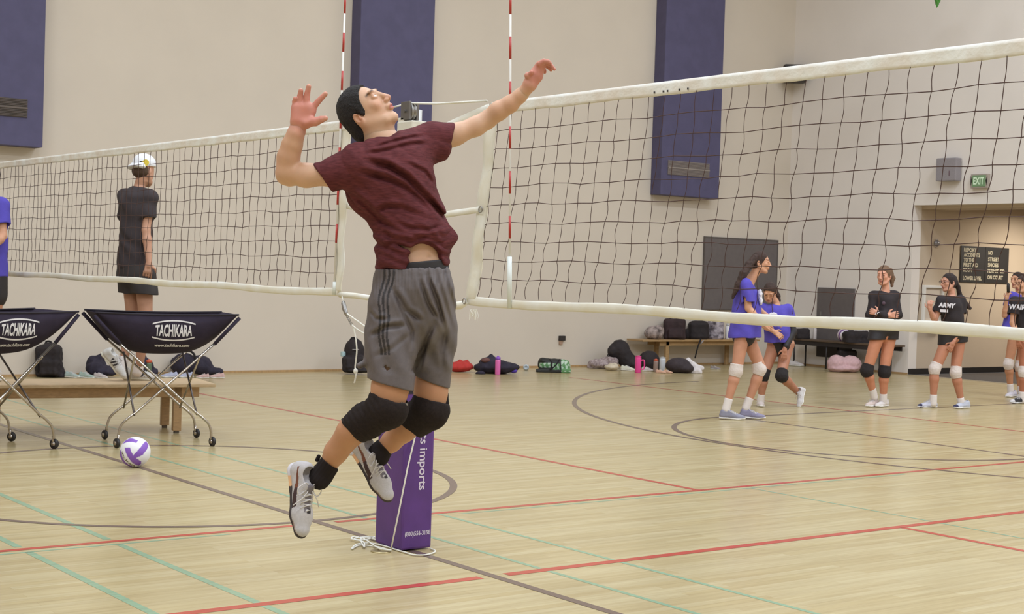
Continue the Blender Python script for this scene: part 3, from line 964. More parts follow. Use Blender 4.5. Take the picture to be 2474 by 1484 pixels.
def head_solid(S, c, fwd, up, s=1.0, k=0.018, face=True):
    H = frame_from(fwd, up)
    def q(x, y, z):
        return np.array(c) + s * (np.array((x, y, z)) @ H)
    S.ell(q(-.006, 0, .036), np.array((.084, .070, .075)) * s, H, k)
    S.ell(q(.028, 0, -.012), np.array((.060, .060, .088)) * s, H, k)
    for e in (-1, 1):
        S.cone(q(-.012, e * .052, -.04), q(.045, e * .036, -.083), .020 * s, .018 * s, k)
        if face:
            S.ell(q(.058, e * .040, -.014), np.array((.019, .019, .020)) * s, H, .014 * s)
    S.ell(q(.062, 0, -.093), np.array((.022, .028, .020)) * s, H, .022 * s)
    S.ell(q(.02, 0, -.085), np.array((.055, .045, .018)) * s, H, .02 * s)
    if face:
        for e in (-1, 1):
            S.ell(q(.080, e * .028, .036), np.array((.011, .024, .008)) * s, H, .012 * s)
            S.ell(q(.096, e * .033, .013), np.array((.016, .018, .013)) * s, H, .012 * s, 's')
            S.ell(q(.0755, e * .031, .012), np.array((.0140, .018, .0125)) * s, H, .006 * s)
            S.ell(q(.092, e * .033, .012), np.array((.014, .0145, .0046)) * s, H, .0015 * s, 's')
        S.cone(q(.084, 0, .026), q(.104, 0, -.018), .008 * s, .0115 * s, .012 * s)
        S.ell(q(.108, 0, -.024), np.array((.011, .012, .010)) * s, H, .006 * s)
        for e in (-1, 1):
            S.ell(q(.097, e * .012, -.028), np.array((.012, .0075, .0085)) * s, H, .005 * s)
            S.ell(q(.104, e * .007, -.036), np.array((.005, .0035, .004)) * s, H, .002 * s, 's')
        S.ell(q(.084, 0, -.050), np.array((.014, .024, .016)) * s, H, .012 * s)
        S.ell(q(.0915, 0, -.0510), np.array((.0085, .021, .0055)) * s, H, .003 * s)
        S.ell(q(.0890, 0, -.0640), np.array((.0088, .018, .0062)) * s, H, .003 * s)
        S.ell(q(.101, 0, -.0572), np.array((.008, .023, .0013)) * s, H, .002 * s, 's')
    for e in (-1, 1):
        E_ = frame_from(unit(H[0] * 1 + e * H[1] * .28), H[2] - H[0] * .18)
        S.ell(q(-.022, e * .073, -.010), np.array((.0165, .0085, .029)) * s, E_, .006 * s)
        if face:
            S.ell(q(-.018, e * .0800, -.004), np.array((.0100, .0075, .017)) * s, E_, .005 * s, 's')
            S.ell(q(-.010, e * .077, -.013), np.array((.006, .006, .007)) * s, E_, .003 * s)
    return H, q

def eyes(q, H, s, fr, root, look=(0, 0)):
    for e in (-1, 1):
        c = q(.0755, e * .0315, .012)
        b = MB().ball((0, 0, 0), .0120 * s, 14, 10)
        eo = raw('eye', fr.w(np.array(b.V) + c), b.F, M_eyew, root, True)
        g = unit(np.array((1, look[0], look[1])) @ H)
        b = MB().ball((0, 0, 0), .0062 * s, 12, 8)
        raw('iris', fr.w(np.array(b.V) + c + g * .0068 * s), b.F, M_iris, eo, True)

def limb(S, pts, k=0.015):
    S.chain(pts, k)

# ------------------------------------------------------------------ the jumping player
FP = Frame(5.6)
P = FP.p
px = FP.s
player = thing('person', 'person leaping to spike in a dark red tee, grey striped shorts and black knee pads', 'person', tuple(FP.W(960, 1306, 0)))

def R_(v):
    return v * px
# body
def player_body():
    S = Solid()
    # torso
    S.cone(P(905, 410, .06), P(1010, 365, -.07), R_(43), R_(42), .03)
    S.cone(P(962, 430), P(1000, 560), R_(66), R_(60), .04)
    S.cone(P(1000, 560), P(1008, 650), R_(62), R_(70), .04)
    S.cone(P(995, 655), P(1000, 740), R_(74), R_(74), .03)
    S.ell(P(1037, 620, .108), (R_(4), R_(7), .02), None, .008, 's')
    # neck
    S.cone(P(898, 300), P(925, 352, 0), R_(36), R_(39), .03)
    S.cone(P(932, 352, 0), P(935, 385, 0), R_(40), R_(50), .03)
    # his right arm (left in the picture)
    limb(S, [(P(872, 408, .10), R_(32)), (P(805, 421, .10), R_(27.5)), (P(740, 424, .10), R_(27)), (P(697, 418, .09), R_(26))], .02)
    limb(S, [(P(692, 416, .09), R_(26)), (P(697, 380, .10), R_(26)), (P(706, 350, .11), R_(23.5)), (P(714, 325, .12), R_(19.5)), (P(720, 303, .12), R_(17))], .015)
    S.cone(P(688, 428, .075), P(700, 432, .08), R_(17), R_(17), .02)
    # his left arm
    limb(S, [(P(1040, 345, -.10), R_(34)), (P(1100, 325, -.13), R_(26)), (P(1150, 305, -.15), R_(23)), (P(1178, 290, -.16), R_(21))], .02)
    limb(S, [(P(1176, 290, -.16), R_(22)), (P(1205, 268, -.14), R_(23)), (P(1232, 252, -.13), R_(20.5)), (P(1256, 232, -.12), R_(16.5)), (P(1274, 214, -.11), R_(15))], .015)
    # legs
    limb(S, [(P(958, 730, .06), R_(48)), (P(948, 860, .085), R_(44)), (P(942, 940, .11), R_(41)), (P(935, 985, .12), R_(37))], .03)
    limb(S, [(P(932, 992, .12), R_(34)), (P(880, 1020, .07), R_(35)), (P(848, 1044, .04), R_(34)), (P(812, 1092, .0), R_(28)), (P(786, 1135, -.03), R_(20)), (P(776, 1152, -.03), R_(19))], .015)
    limb(S, [(P(1042, 730, -.06), R_(46)), (P(1043, 860, -.06), R_(37)), (P(1041, 945, -.05), R_(38)), (P(1040, 985, -.04), R_(35))], .03)
    limb(S, [(P(1038, 992, -.04), R_(32)), (P(1005, 1012, -.08), R_(33)), (P(975, 1038, -.11), R_(31)), (P(945, 1068, -.14), R_(25)), (P(922, 1090, -.16), R_(19)), (P(914, 1100, -.16), R_(18))], .015)
    return S
BS = player_body()
HS = Solid()
hc = P(884, 272, .0)
HF, hq = head_solid(HS, hc, (.707, .707, .30), (-.707, .707, 0), .95)
HS.cone(P(898, 300), P(925, 352, 0), R_(36), R_(39), .03); HS.cone(P(915, 300), P(938, 345, 0), R_(22), R_(24), .03)

def finger(S, pts, r0, r1, k=.006):
    n = len(pts) - 1
    for i in range(n):
        S.cone(pts[i], pts[i + 1], r0 + (r1 - r0) * i / n, r0 + (r1 - r0) * (i + 1) / n, k if i == 0 else .002)
# right hand: palm to the viewer, fingers up
H1 = Solid()
z = .13
H1.cone(P(720, 318, .12), P(721, 300, .12), R_(18.5), R_(17), .01, n=(0, 0, 1), sq=.8)
H1.cone(P(719, 296, z), P(723, 262, z), R_(17), R_(16), .012, n=(0, 0, 1), sq=.75)
H1.cone(P(738, 294, z), P(743, 262, z), R_(17), R_(16), .012, n=(0, 0, 1), sq=.75)
H1.cone(P(736, 290, z), P(752, 268, z), R_(15), R_(12), .012, n=(0, 0, 1), sq=.8)
H1.cone(P(716, 290, z + .005), P(715, 262, z), R_(12), R_(11), .012)
for pts, r in (([(714, 258, 0), (712, 246, .004), (713, 238, .012)], 6.4), ([(724, 252, 0), (725, 232, .004), (727, 219, .012)], 7.0), ([(740, 252, 0), (742, 228, .003), (746, 209, .010)], 7.2), ([(755, 262, 0), (768, 246, .004), (786, 227, .010)], 7.2)):
    finger(H1, [P(a, b, z + c) for a, b, c in pts], R_(r + 0.9), R_(r - 1.4))
finger(H1, [P(742, 294, z + .008), P(762, 294, z + .02), P(776, 289, z + .026), P(786, 286, z + .03)], R_(13), R_(6.2), .01)
H1.ell(P(735, 277, z + .034), (R_(15), R_(17), .014), None, .01, 's')
# left hand: relaxed, wrist bent, fingers trailing to the right
H2 = Solid()
z = -.10
H2.cone(P(1266, 222, -.112), P(1279, 207, z), R_(15.5), R_(15.5), .012)
H2.cone(P(1282, 200, z), P(1294, 184, z), R_(17), R_(18), .015, n=(.3, .2, .9), sq=.8)
H2.cone(P(1284, 190, z + .01), P(1274, 183, z + .02), R_(9), R_(7), .01)
finger(H2, [P(1283, 189, z + .01), P(1277, 182, z + .02), P(1285, 175, z + .035)], R_(7.5), R_(5.5), .01)
H2.cone(P(1296, 178, z), P(1304, 162, z), R_(14), R_(12.5), .015)
H2.cone(P(1302, 168, z), P(1306, 158, z + .01), R_(12), R_(11), .012)
finger(H2, [P(1304, 154, z + .025), P(1314, 148, z + .03), P(1324, 149, z + .03), P(1329, 153, z + .03)], R_(7.5), R_(4.5))
finger(H2, [P(1305, 158, z + .01), P(1318, 152, z + .012), P(1330, 157, z + .012), P(1339, 167, z + .012)], R_(7.5), R_(4.2))
finger(H2, [P(1306, 163, z - .005), P(1317, 157, z - .005), P(1325, 162, z - .005), P(1331, 169, z - .005)], R_(7.2), R_(4.2))
finger(H2, [P(1303, 168, z - .02), P(1311, 165, z - .02), P(1315, 170, z - .02), P(1316, 174, z - .02)], R_(6.6), R_(4.5))

Vb, Fb = BS.mesh(.0055)
Vh, Fh = HS.mesh(.0022)
V1, F1 = H1.mesh(.0019)
V2, F2 = H2.mesh(.0021)
def player_cols(V):
    C = np.tile(np.array(lin((208, 166, 136))), (len(V), 1))
    def blend(C, w, col):
        return C * (1 - w[:, None]) + np.array(lin(col)) * w[:, None]
    def near(pt, r, soft=.6):
        d = np.linalg.norm((V - pt), axis=1)
        return np.clip((r - d) / (r * soft), 0, 1)
    # forearms and lower legs browner, hands redder
    C = blend(C, near(P(745, 265, .13), .13, .5) * .9, (204, 132, 116))
    C = blend(C, near(P(1305, 170, -.10), .11, .5) * .9, (198, 128, 112))
    C = blend(C, near(P(700, 370, .1), .12, .9) * .6, (190, 138, 104))
    C = blend(C, near(P(1235, 250, -.1), .12, .9) * .35, (196, 138, 104))
    lower = V[:, 1] < P(0, 900)[1]
    C[lower] = np.array(lin((186, 136, 102)))
    # face: lips, cheek and nose flush
    L = (V - hc) @ HF.T / .95
    face = L[:, 0] > .05
    lw = np.clip(1.25 - ((L[:, 1] / .021) ** 2 + ((L[:, 2] + .0575) / .0115) ** 2), 0, 1) * np.clip((L[:, 0] - .078) / .006, 0, 1)
    ch = np.exp(-(((L[:, 0] - .07) / .03) ** 2 + ((np.abs(L[:, 1]) - .045) / .025) ** 2 + ((L[:, 2] + .02) / .03) ** 2))
    C = blend(C, ch * .3, (214, 140, 118))
    nz = np.exp(-(((L[:, 0] - .11) / .02) ** 2 + (L[:, 1] / .02) ** 2 + ((L[:, 2] + .024) / .014) ** 2))
    C = blend(C, nz * .45, (206, 128, 112))
    C = blend(C, np.clip(lw * 1.6, 0, 1), (182, 106, 96))
    er = np.exp(-(((L[:, 0] + .012) / .03) ** 2 + ((np.abs(L[:, 1]) - .084) / .012) ** 2 + ((L[:, 2]) / .04) ** 2))
    C = blend(C, er * .5, (206, 124, 96))
    # brows
    bz = .0375 - 8 * (np.abs(L[:, 1]) - .028) ** 2
    bw = np.exp(-((np.abs(L[:, 1]) - .034) / .019) ** 4 - ((L[:, 2] - bz) / .0045) ** 2) * (L[:, 0] > .055)
    C = blend(C, bw * .95, (70, 50, 44))
    return C
Vall, Fall = join([(Vb, Fb), (Vh, Fh), (V1, F1), (V2, F2)])
raw('body', FP.w(Vall), Fall, M_skin, player, True, player_cols(Vall))
eyes(hq, HF, .95, FP, player, (0.0, .25))

# short hair
def player_hair():
    S = Solid(); a = .95
    S.ell(hq(-.006, 0, .039), np.array((.091, .077, .082)) * a, HF, .01)
    S.ell(hq(-.036, 0, -.010), np.array((.064, .067, .076)) * a, HF, .03)
    S.ell(hq(-.066, 0, -.055), np.array((.040, .054, .050)) * a, HF, .03)
    for e in (-1, 1):
        S.cone(hq(.006, e * .068, .024), hq(.006, e * .070, -.002), .010, .006, .008)
    S.ell(hq(.116, 0, .002), np.array((.106, .13, .092)) * a, HF, .005, 's')
    S.ell(hq(.048, 0, -.088), np.array((.074, .12, .076)) * a, HF, .006, 's')
    for e in (-1, 1):
        S.ell(hq(-.020, e * .085, -.014), np.array((.024, .03, .034)) * a, HF, .004, 's')
    return S
soft('hair', player_hair(), FP, .0028, M_hair, player, lambda X: .0012 * vnoise(X, 260) + .0012 * vnoise(X, 90, 2))

# T-shirt
M_tee = mat('maroon_heather', (102, 52, 54), rough=0.9, spec=0.15, noise=0.6, nscale=60, stretch=(.6, .6, 3), rgb2=(82, 41, 43), bump=.15, bscale=240)
def tee_final():
    S = Solid()
    S.cone(P(862, 404, .10), P(778, 429, .10), R_(47), R_(37), .03)
    S.cone(P(1046, 343, -.11), P(1098, 338, -.14), R_(44), R_(43), .03)
    S.endcut(P(779, 428, .10), (-.82, -.57, 0))
    S.cone(P(796, 422, .10), P(755, 432, .10), R_(27), R_(29), .004, 's')
    S.endcut(P(1088, 345, -.14), (.95, -.30, 0))
    S.cone(P(1075, 336, -.13), P(1110, 328, -.15), R_(31), R_(36), .004, 's')
    S.cone(P(872, 402, .08), P(1040, 347, -.10), R_(56), R_(50), .03)
    S.cone(P(955, 430), P(998, 570), R_(94), R_(84), .05)
    S.ell(P(905, 470, .02), (R_(64), R_(52), .11), None, .05)
    S.cone(P(998, 570), P(996, 640), R_(84), R_(88), .04)
    S.cut(P(1000, 648, 0), unit((0.06, -1, -.02)))
    # neck opening
    S.cone(P(920, 332, .0), P(902, 300, .0), R_(43), R_(47), .006, 's')
    # hem lifted off the belly at the front right
    S.ell(P(1034, 642, .15), (R_(52), R_(60), .11), None, .006, 's')
    S.cone(P(1000, 600), P(1005, 670), R_(72), R_(74), .004, 's')
    return S
def creases(fr, LL):
    C = [([fr.p(a, b)[:2] for a, b in pts], w, d) for pts, w, d in LL]
    def f(X):
        out = np.zeros(X.shape[0]); g = np.clip((X[:, 2] + .02) / .04, 0, 1)
        for pts, w, d in C:
            best = np.full(X.shape[0], 9.0); n = len(pts) - 1; along = np.zeros(X.shape[0]); side = np.zeros(X.shape[0])
            for i in range(n):
                a, b = pts[i], pts[i + 1]; ba = b - a; t = np.clip(((X[:, :2] - a) @ ba) / (ba @ ba), 0, 1)
                q = X[:, :2] - a - t[:, None] * ba; dd = np.linalg.norm(q, axis=1); m = dd < best
                best[m] = dd[m]; along[m] = (i + t[m]) / n; side[m] = np.sign(ba[0] * q[m, 1] - ba[1] * q[m, 0])
            fade = np.clip(np.sin(np.pi * np.clip(along, .02, .98)) * 1.6, 0, 1) * g
            out += d * fade * np.exp(-(best / w) ** 2) - .45 * d * fade * np.exp(-((best - 2.0 * w) / (1.1 * w)) ** 2) * (side > 0)
        return out
    return f
TEE_CR = creases(FP, [([(892, 398), (946, 411), (989, 437), (1015, 466), (1047, 495), (1085, 545)], .011, .028), ([(868, 423), (931, 437), (983, 458), (1018, 487), (1050, 525)], .010, .020),
    ([(915, 520), (935, 507), (975, 507), (1022, 530)], .009, .012), ([(1064, 352), (1056, 395), (1058, 440), (1064, 490)], .010, .014), ([(1060, 335), (1076, 315), (1092, 305)], .006, .010),
    ([(928, 560), (950, 578), (1000, 590), (1045, 572)], .010, .016), ([(930, 600), (955, 592), (1000, 606), (1035, 592)], .009, .013),
    ([(905, 368), (950, 350), (1000, 333), (1048, 320)], .006, .008), ([(880, 384), (940, 372), (1000, 352), (1040, 345)], .007, .009), ([(850, 470), (890, 500), (930, 540), (960, 560)], .010, .014), ([(985, 400), (1030, 420), (1050, 450)], .007, .008),
    ([(1075, 545), (1040, 560), (1000, 556), (960, 540)], .008, .010)])
ft = unit((.78, -.62, 0))
def tee_folds(X):
    d1 = X @ unit((.62, .78, .2)) ; a1 = X @ unit((.78, -.62, 0))
    c = P(1000, 480)
    f = .011 * (1 - 2 * np.abs(np.sin(np.pi * (d1 / .085) + 1.6 * np.sin(a1 * 7) + 1.1 * vnoise(X, 7, 1))) ** .7) * np.clip(.35 + .8 * vnoise(X, 6, 3), 0, 1)
    g = .0016 * np.sin(2 * np.pi * d1 / .036 + 3 * vnoise(X, 12, 5)) * np.clip(vnoise(X, 9, 8) + .3, 0, 1)
    low = np.clip((P(0, 520)[1] - X[..., 1]) / .08, 0, 1)
    h = .0035 * np.sin(2 * np.pi * (X[..., 1] + .35 * X[..., 0] + .02 * vnoise(X, 20, 2)) / .045) * low
    return f * .6 + g + h + TEE_CR(X)
tee = soft('shirt', tee_final(), FP, .0038, M_tee, player, tee_folds)
# loose front corner of the hem
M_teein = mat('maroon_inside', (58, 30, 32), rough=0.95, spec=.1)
la = [(1046, 562, .09), (1058, 592, .085), (1066, 622, .07), (1074, 652, .05)]
ra = [(1078, 535, .03), (1107, 572, .01), (1089, 606, .00), (1083, 652, .0)]
def flap(u, v):
    A = smooth_path([P(*q) for q in la], 6); B = smooth_path([P(*q) for q in ra], 6)
    i = u * 18; k = min(17, int(i)); f = i - k
    a = A[k] * (1 - f) + A[k + 1] * f; b = B[k] * (1 - f) + B[k + 1] * f
    return FP.w(a * (1 - v) + b * v + np.array((0, 0, .02 * math.sin(v * 3.1) * math.sin(u * 3))))
b = MB(); b.sheet(flap, 18, 8, .003, lambda u, v: tuple(FW)); b.obj('shirt_flap', M_tee, tee, True)
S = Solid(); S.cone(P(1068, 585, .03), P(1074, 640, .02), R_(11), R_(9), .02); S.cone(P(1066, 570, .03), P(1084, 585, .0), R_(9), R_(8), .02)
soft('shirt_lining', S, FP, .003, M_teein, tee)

# shorts
M_short = mat('grey_shorts', (112, 104, 102), rough=0.55, spec=0.4, vcol=True, noise=.12, nscale=60, bump=.06, bscale=300)
def player_shorts(side):
    S = Solid()
    S.cone(P(996, 668), P(998, 700), R_(88), R_(95), .02)
    S.cone(P(998, 700), P(998, 760), R_(95), R_(90), .03)
    if side:
        S.cone(P(953, 745, .06), P(943, 950, .11), R_(64), R_(55), .03)
        S.cone(P(905, 800, .07), P(900, 870, .08), R_(18), R_(20), .03)
        S.cone(P(893, 872, .10), P(870, 884, .10), R_(9), R_(4), .01)
        S.cut(P(944, 930, .11), (-.27, -.96, 0), .002)
        S.cone(P(944, 900, .10), P(941, 960, .11), R_(47), R_(49), .003, 's')
    else:
        S.cone(P(1046, 745, -.06), P(1043, 960, -.05), R_(58), R_(43), .03)
        S.cone(P(1060, 790, -.05), P(1062, 860, -.05), R_(42), R_(36), .03)
        S.cut(P(1043, 923, -.05), (-.36, -.93, 0), .002)
        S.cone(P(1042, 895, -.05), P(1042, 960, -.05), R_(37), R_(39), .003, 's')
    S.cut(P(996, 648), unit((-.02, 1, .03)))
    return S
SH_CR = creases(FP, [([(1018, 672), (1038, 735), (1064, 775)], .007, .011), ([(1036, 668), (1060, 725), (1075, 790)], .007, .011), ([(962, 702), (988, 750), (1028, 778)], .009, .013),
    ([(1056, 768), (1022, 845), (992, 930)], .010, .016), ([(902, 812), (940, 790), (990, 785)], .009, .011), ([(908, 862), (960, 838), (1005, 800)], .009, .004), ([(952, 690), (972, 735), (1000, 800), (1000, 850)], .008, .009), ([(1078, 800), (1068, 850), (1072, 900)], .009, .010), ([(900, 750), (915, 770), (945, 772)], .007, .008)])
def short_folds(X):
    a = X[..., 0] * .92 + X[..., 1] * .28
    low = np.clip((P(0, 700)[1] - X[..., 1]) / .2, 0.15, 1)
    up = np.clip((X[..., 1] - P(0, 740)[1]) / .08, 0, 1)
    right = np.clip((X[..., 0] - P(1000, 0)[0]) / .1, 0, 1)
    f = .0042 * np.sin(2 * np.pi * a / .07 + 2.6 * vnoise(X, 7, 2)) * low
    f += .0035 * np.sin(2 * np.pi * (X[..., 0] * .95 + X[..., 1] * .3) / .030 + 2 * vnoise(X, 8, 4)) * (.15 + .85 * right) * np.clip(1 - (P(0, 760)[1] - X[..., 1]) / .08, 0, 1)
    f += .0035 * vnoise(X, 14, 6)
    f += .0012 * np.sin(2 * np.pi * X[..., 0] / .012) * up
    hem = np.clip((X[..., 1] - P(0, 905)[1]) / .03, .15, 1)
    return f * hem + SH_CR(X) * hem
def short_cols(V):
    C = np.tile(np.array(lin((98, 89, 88))), (len(V), 1))
    yy = 742 - V[:, 1] / FP.s                      # height down the leg
    xx = 1237 + V[:, 0] / (FP.D - V[:, 2]) * FPX
    t = (yy - 650) / 205.0
    cen = 940 - 22 * t - 10 * np.sin(t * 5) * t + 3 * np.sin(t * 14)
    for o in (-11, 0, 11):
        m = (np.abs(xx - cen - o * (1.05 - .25 * t)) < 2.9) & (V[:, 2] > 0) & (t < 1)
        C[m] = np.array(lin((46, 40, 40)))
    return C
_v, _f = join([player_shorts(1).mesh(.0036, short_folds), player_shorts(0).mesh(.0036, short_folds)])
sh = raw('shorts', FP.w(_v), _f, M_short, player, True, short_cols(_v))
# inner waistband with pale dots
wb_ = Solid()
wb_.cone(P(1003, 660), P(1003, 630), R_(82), R_(81), .01)
wb_.cut(P(1000, 634), unit((-.10, 1, .03))); wb_.cut(P(1000, 655), (0, -1, 0))
soft('waistband', wb_, FP, .004, mat('black_elastic', (40, 36, 38), rough=.7), sh)
dt = MB()
for (a, b) in ((985, 632), (1008, 634), (1019, 636), (1025, 636)):
    q = FP.W(a, b, .105 - .0002 * (a - 1000)); dt.ball(q, .0028, 8, 6)
dt.obj('print', mat('pale_print', (196, 188, 190), rough=.5), sh)

# knee pads
M_kp = mat('black_knee_pad', (44, 36, 34), rough=0.95, spec=0.2, noise=.25, nscale=120, bump=.3, bscale=400)
S = Solid()
S.chain([(P(942, 950, .11), R_(46)), (P(936, 988, .12), R_(46)), (P(884, 1018, .07), R_(41)), (P(848, 1042, .04), R_(37))], .03)
S.cut(P(940, 958, .11), unit((.28, .92, .1))); S.cut(P(848, 1040, .04), unit((-.72, -.64, 0)))
S.cone(P(944, 925, .11), P(941, 968, .11), R_(42), R_(41), .003, 's')
k1 = soft('knee_pad', S, FP, .0038, M_kp, player, lambda X: .0016 * vnoise(X, 60) + .0012 * np.sin((X @ unit((.8, .6, 0))) * 300) * (X[..., 0] < P(930, 0)[0]))
S = Solid()
S.chain([(P(1041, 955, -.05), R_(41)), (P(1038, 992, -.04), R_(45)), (P(1006, 1014, -.08), R_(40)), (P(972, 1040, -.11), R_(36))], .03)
S.cut(P(1041, 964, -.05), unit((.25, .93, 0))); S.cut(P(984, 1031, -.11), unit((-.62, -.76, 0)))
S.cone(P(1041, 930, -.05), P(1039, 972, -.05), R_(39), R_(38), .003, 's')
k2 = soft('knee_pad', S, FP, .0038, M_kp, player, lambda X: .0016 * vnoise(X, 60, 2))
S = Solid(); S.cone(P(1079, 952, -.05), P(1078, 975, -.05), R_(5), R_(6), .01); S.cone(P(1078, 975, -.05), P(1060, 985, -.01), R_(6), R_(5), .01)
soft('turned_edge', S, FP, .003, M_kp, k2)
M_kl = mat('pad_print', (150, 142, 130), rough=.7)
def print_on(name, txt, size, fr, x, y, z, ang, m, parent, bold=0.0, yaw=0.0, shear=0.0):
    V, F = text_geo(txt, size, bold, 1.0, shear)
    c, s_ = math.cos(math.radians(ang)), math.sin(math.radians(ang))
    o = fr.p(x, y, z)
    W = [o + np.array((c * v[0] - s_ * v[1], s_ * v[0] + c * v[1], -math.tan(math.radians(yaw)) * (c * v[0] - s_ * v[1]))) for v in V]
    return raw(name, fr.w(np.array(W)), F, m, parent, False)
print_on('print', 'ASICS', .010, FP, 976, 976, .158, -18, M_kl, k1, .0005, 35)
print_on('print', 'ASICS', .011, FP, 1063, 981, .000, -2, M_kl, k2, .0005, 30)

# socks
M_sock = mat('black_sock', (38, 32, 32), rough=0.95, spec=.2, bump=.3, bscale=400)
S = Solid(); S.chain([(P(806, 1104, 0), R_(27)), (P(790, 1130, -.02), R_(24)), (P(776, 1150, -.03), R_(27)), (P(772, 1160, -.02), R_(24))], .015)
S.cut(P(795, 1119, 0), unit((.62, .78, 0)))
soft('sock', S, FP, .003, M_sock, player, lambda X: .0008 * np.sin((X @ unit((.8, -.6, 0))) * 500))
S = Solid(); S.cone(P(766, 1112, -.05), P(770, 1103, -.05), R_(5), R_(5), .01); soft('sock_tab', S, FP, .003, M_sock, player)
S = Solid(); S.chain([(P(938, 1070, -.14), R_(26)), (P(922, 1088, -.16), R_(23)), (P(915, 1098, -.16), R_(26)), (P(916, 1104, -.15), R_(24))], .015)
S.cut(P(932, 1080, -.14), unit((.68, .73, 0)))
soft('sock', S, FP, .003, M_sock, player)

# shoes
M_shoeu = mat('shoe_mesh_grey', (190, 184, 182), rough=.8, vcol=True, noise=.1, nscale=120, bump=.35, bscale=500)
M_sole = mat('shoe_sole_dark', (58, 50, 48), rough=.6, vcol=True)
M_lace = mat('white_lace', (206, 200, 198), rough=.85)
def shoe(fr, heel, toe, up, parent, L=.285, wide=1.0, lowcut=True, cols=None, vox=.003, laces=True, colsole=None, m_up=None, m_sole=None, m_lace=None):
    """heel/toe: points under the foot; up: direction out of the shoe opening"""
    heel = np.array(heel, float); toe = np.array(toe, float)
    M = frame_from(toe - heel, up)                     # rows x: to the toe, y: left side, z: up
    sc = L / .285
    def q(x, y, z_):
        return heel + sc * (np.array((x, y * wide, z_)) @ M)
    S = Solid()
    k = .014 * sc
    S.cone(q(.035, 0, .045), q(.045, 0, .075), .034 * sc, .031 * sc, k)
    S.cone(q(.04, 0, .042), q(.13, .002, .045), .034 * sc, .036 * sc, k)
    S.cone(q(.12, .0, .055), q(.19, .0, .036), .028 * sc, .032 * sc, k)
    S.cone(q(.13, .004, .036), q(.205, .004, .030), .036 * sc, .041 * sc, k, n=M[2], sq=.75)
    S.cone(q(.2, 0, .030), q(.25, -.002, .027), .040 * sc, .032 * sc, k, n=M[2], sq=.75)
    S.cone(q(.045, 0, .075), q(.105, 0, .078), .031 * sc, .027 * sc, k)
    S.cone(q(.052, 0, .088), q(.078, 0, .110), .022 * sc, .030 * sc, .004, 's')
    S.cut(q(0, 0, .016), -M[2])
    def lc(V):
        X = ((V - heel) @ M.T) / sc
        return cols(X) if cols else np.tile(np.array(lin((200, 195, 192))), (len(V), 1))
    V, F = S.mesh(vox)
    up_o = raw('shoe', fr.w(V), F, m_up or M_shoeu, parent, True, lc(V))
    T = Solid()
    T.cone(q(.034, 0, .016), q(.10, 0, .016), .037 * sc, .031 * sc, k, n=M[2], sq=.42)
    T.cone(q(.10, 0, .014), q(.20, .004, .012), .031 * sc, .044 * sc, k, n=M[2], sq=.36)
    T.cone(q(.2, .004, .013), q(.255, -.002, .020), .043 * sc, .032 * sc, k, n=M[2], sq=.40)
    V, F = T.mesh(vox)
    X = ((V - heel) @ M.T) / sc
    so = raw('sole', fr.w(V), F, m_sole or M_sole, up_o, True, colsole(X) if colsole else np.tile(np.array(lin((232, 228, 224))), (len(V), 1)))
    if laces:
        b = MB()
        for i in range(5):
            xx = .115 + .018 * i; h = .090 - .0062 * i
            b.tube([fr.w(q(xx, -.022, h - .010)), fr.w(q(xx + .004, 0, h + .004)), fr.w(q(xx + .008, .022, h - .010))], .0028 * sc, 6)
            b.tube([fr.w(q(xx, .022, h - .010)), fr.w(q(xx + .006, 0, h + .006)), fr.w(q(xx + .014, -.022, h - .013))], .0026 * sc, 6)
        for e in (-1, 1):
            b.tube(smooth_path([fr.w(q(.115, 0, .092)), fr.w(q(.10, e * .02, .105)), fr.w(q(.12, e * .045, .092)), fr.w(q(.14, e * .035, .078)), fr.w(q(.12, e * .01, .090))], 5), .0022 * sc, 5)
            b.tube(smooth_path([fr.w(q(.115, 0, .092)), fr.w(q(.15, e * .025, .088)), fr.w(q(.175, e * .05, .06))], 5), .002 * sc, 5)
        b.obj('lace', m_lace or M_lace, up_o, True)
    return up_o, M, q
def col_run(side):
    def f(X):
        C = np.tile(np.array(lin((196, 190, 190))), (len(X), 1))
        y = X[:, 1] * side
        # curved side stripe widening to a dark patch at the forefoot
        cz = .078 - .33 * (X[:, 0] - .03)
        w = .0045 + .085 * np.clip(X[:, 0] - .05, 0, .12)
        m = (np.abs(X[:, 2] - cz) < w) & (y > .012) & (X[:, 0] > .03) & (X[:, 0] < .175)
        C[m] = np.array(lin((122, 72, 52)))
        m2 = m & (X[:, 0] > .105)
        C[m2] = np.array(lin((66, 44, 44)))
        t = (np.abs(X[:, 1]) < .014) & (X[:, 0] > .10) & (X[:, 0] < .20) & (X[:, 2] > .06)
        C[t] = np.array(lin((120, 112, 116)))
        t = (np.abs(X[:, 1] + .006 * side) < .009) & (X[:, 0] > .185) & (X[:, 0] < .205) & (X[:, 2] > .045)
        C[t] = np.array(lin((54, 46, 50)))
        d = (X[:, 0] > .22) & (X[:, 2] < .028)
        C[d] = np.array(lin((158, 136, 128)))
        return C
    return f
def sole_run(X):
    C = np.tile(np.array(lin((56, 46, 44))), (len(X), 1))
    m = (X[:, 0] < .09) & (X[:, 2] > .006)
    C[m] = np.array(lin((226, 176, 130)))
    m = (X[:, 0] < .05) & (X[:, 2] > .012)
    C[m] = np.array(lin((206, 200, 204)))
    return C
shoe(FP, P(706, 1122, -.08), P(722, 1312, .02), (.70, -.02, .72), player, .29, wide=1.18, cols=col_run(-1), colsole=sole_run)
shoe(FP, P(845, 1074, -.21), P(950, 1238, -.13), (.64, .42, .64), player, .28, wide=1.16, cols=col_run(-1), colsole=sole_run)
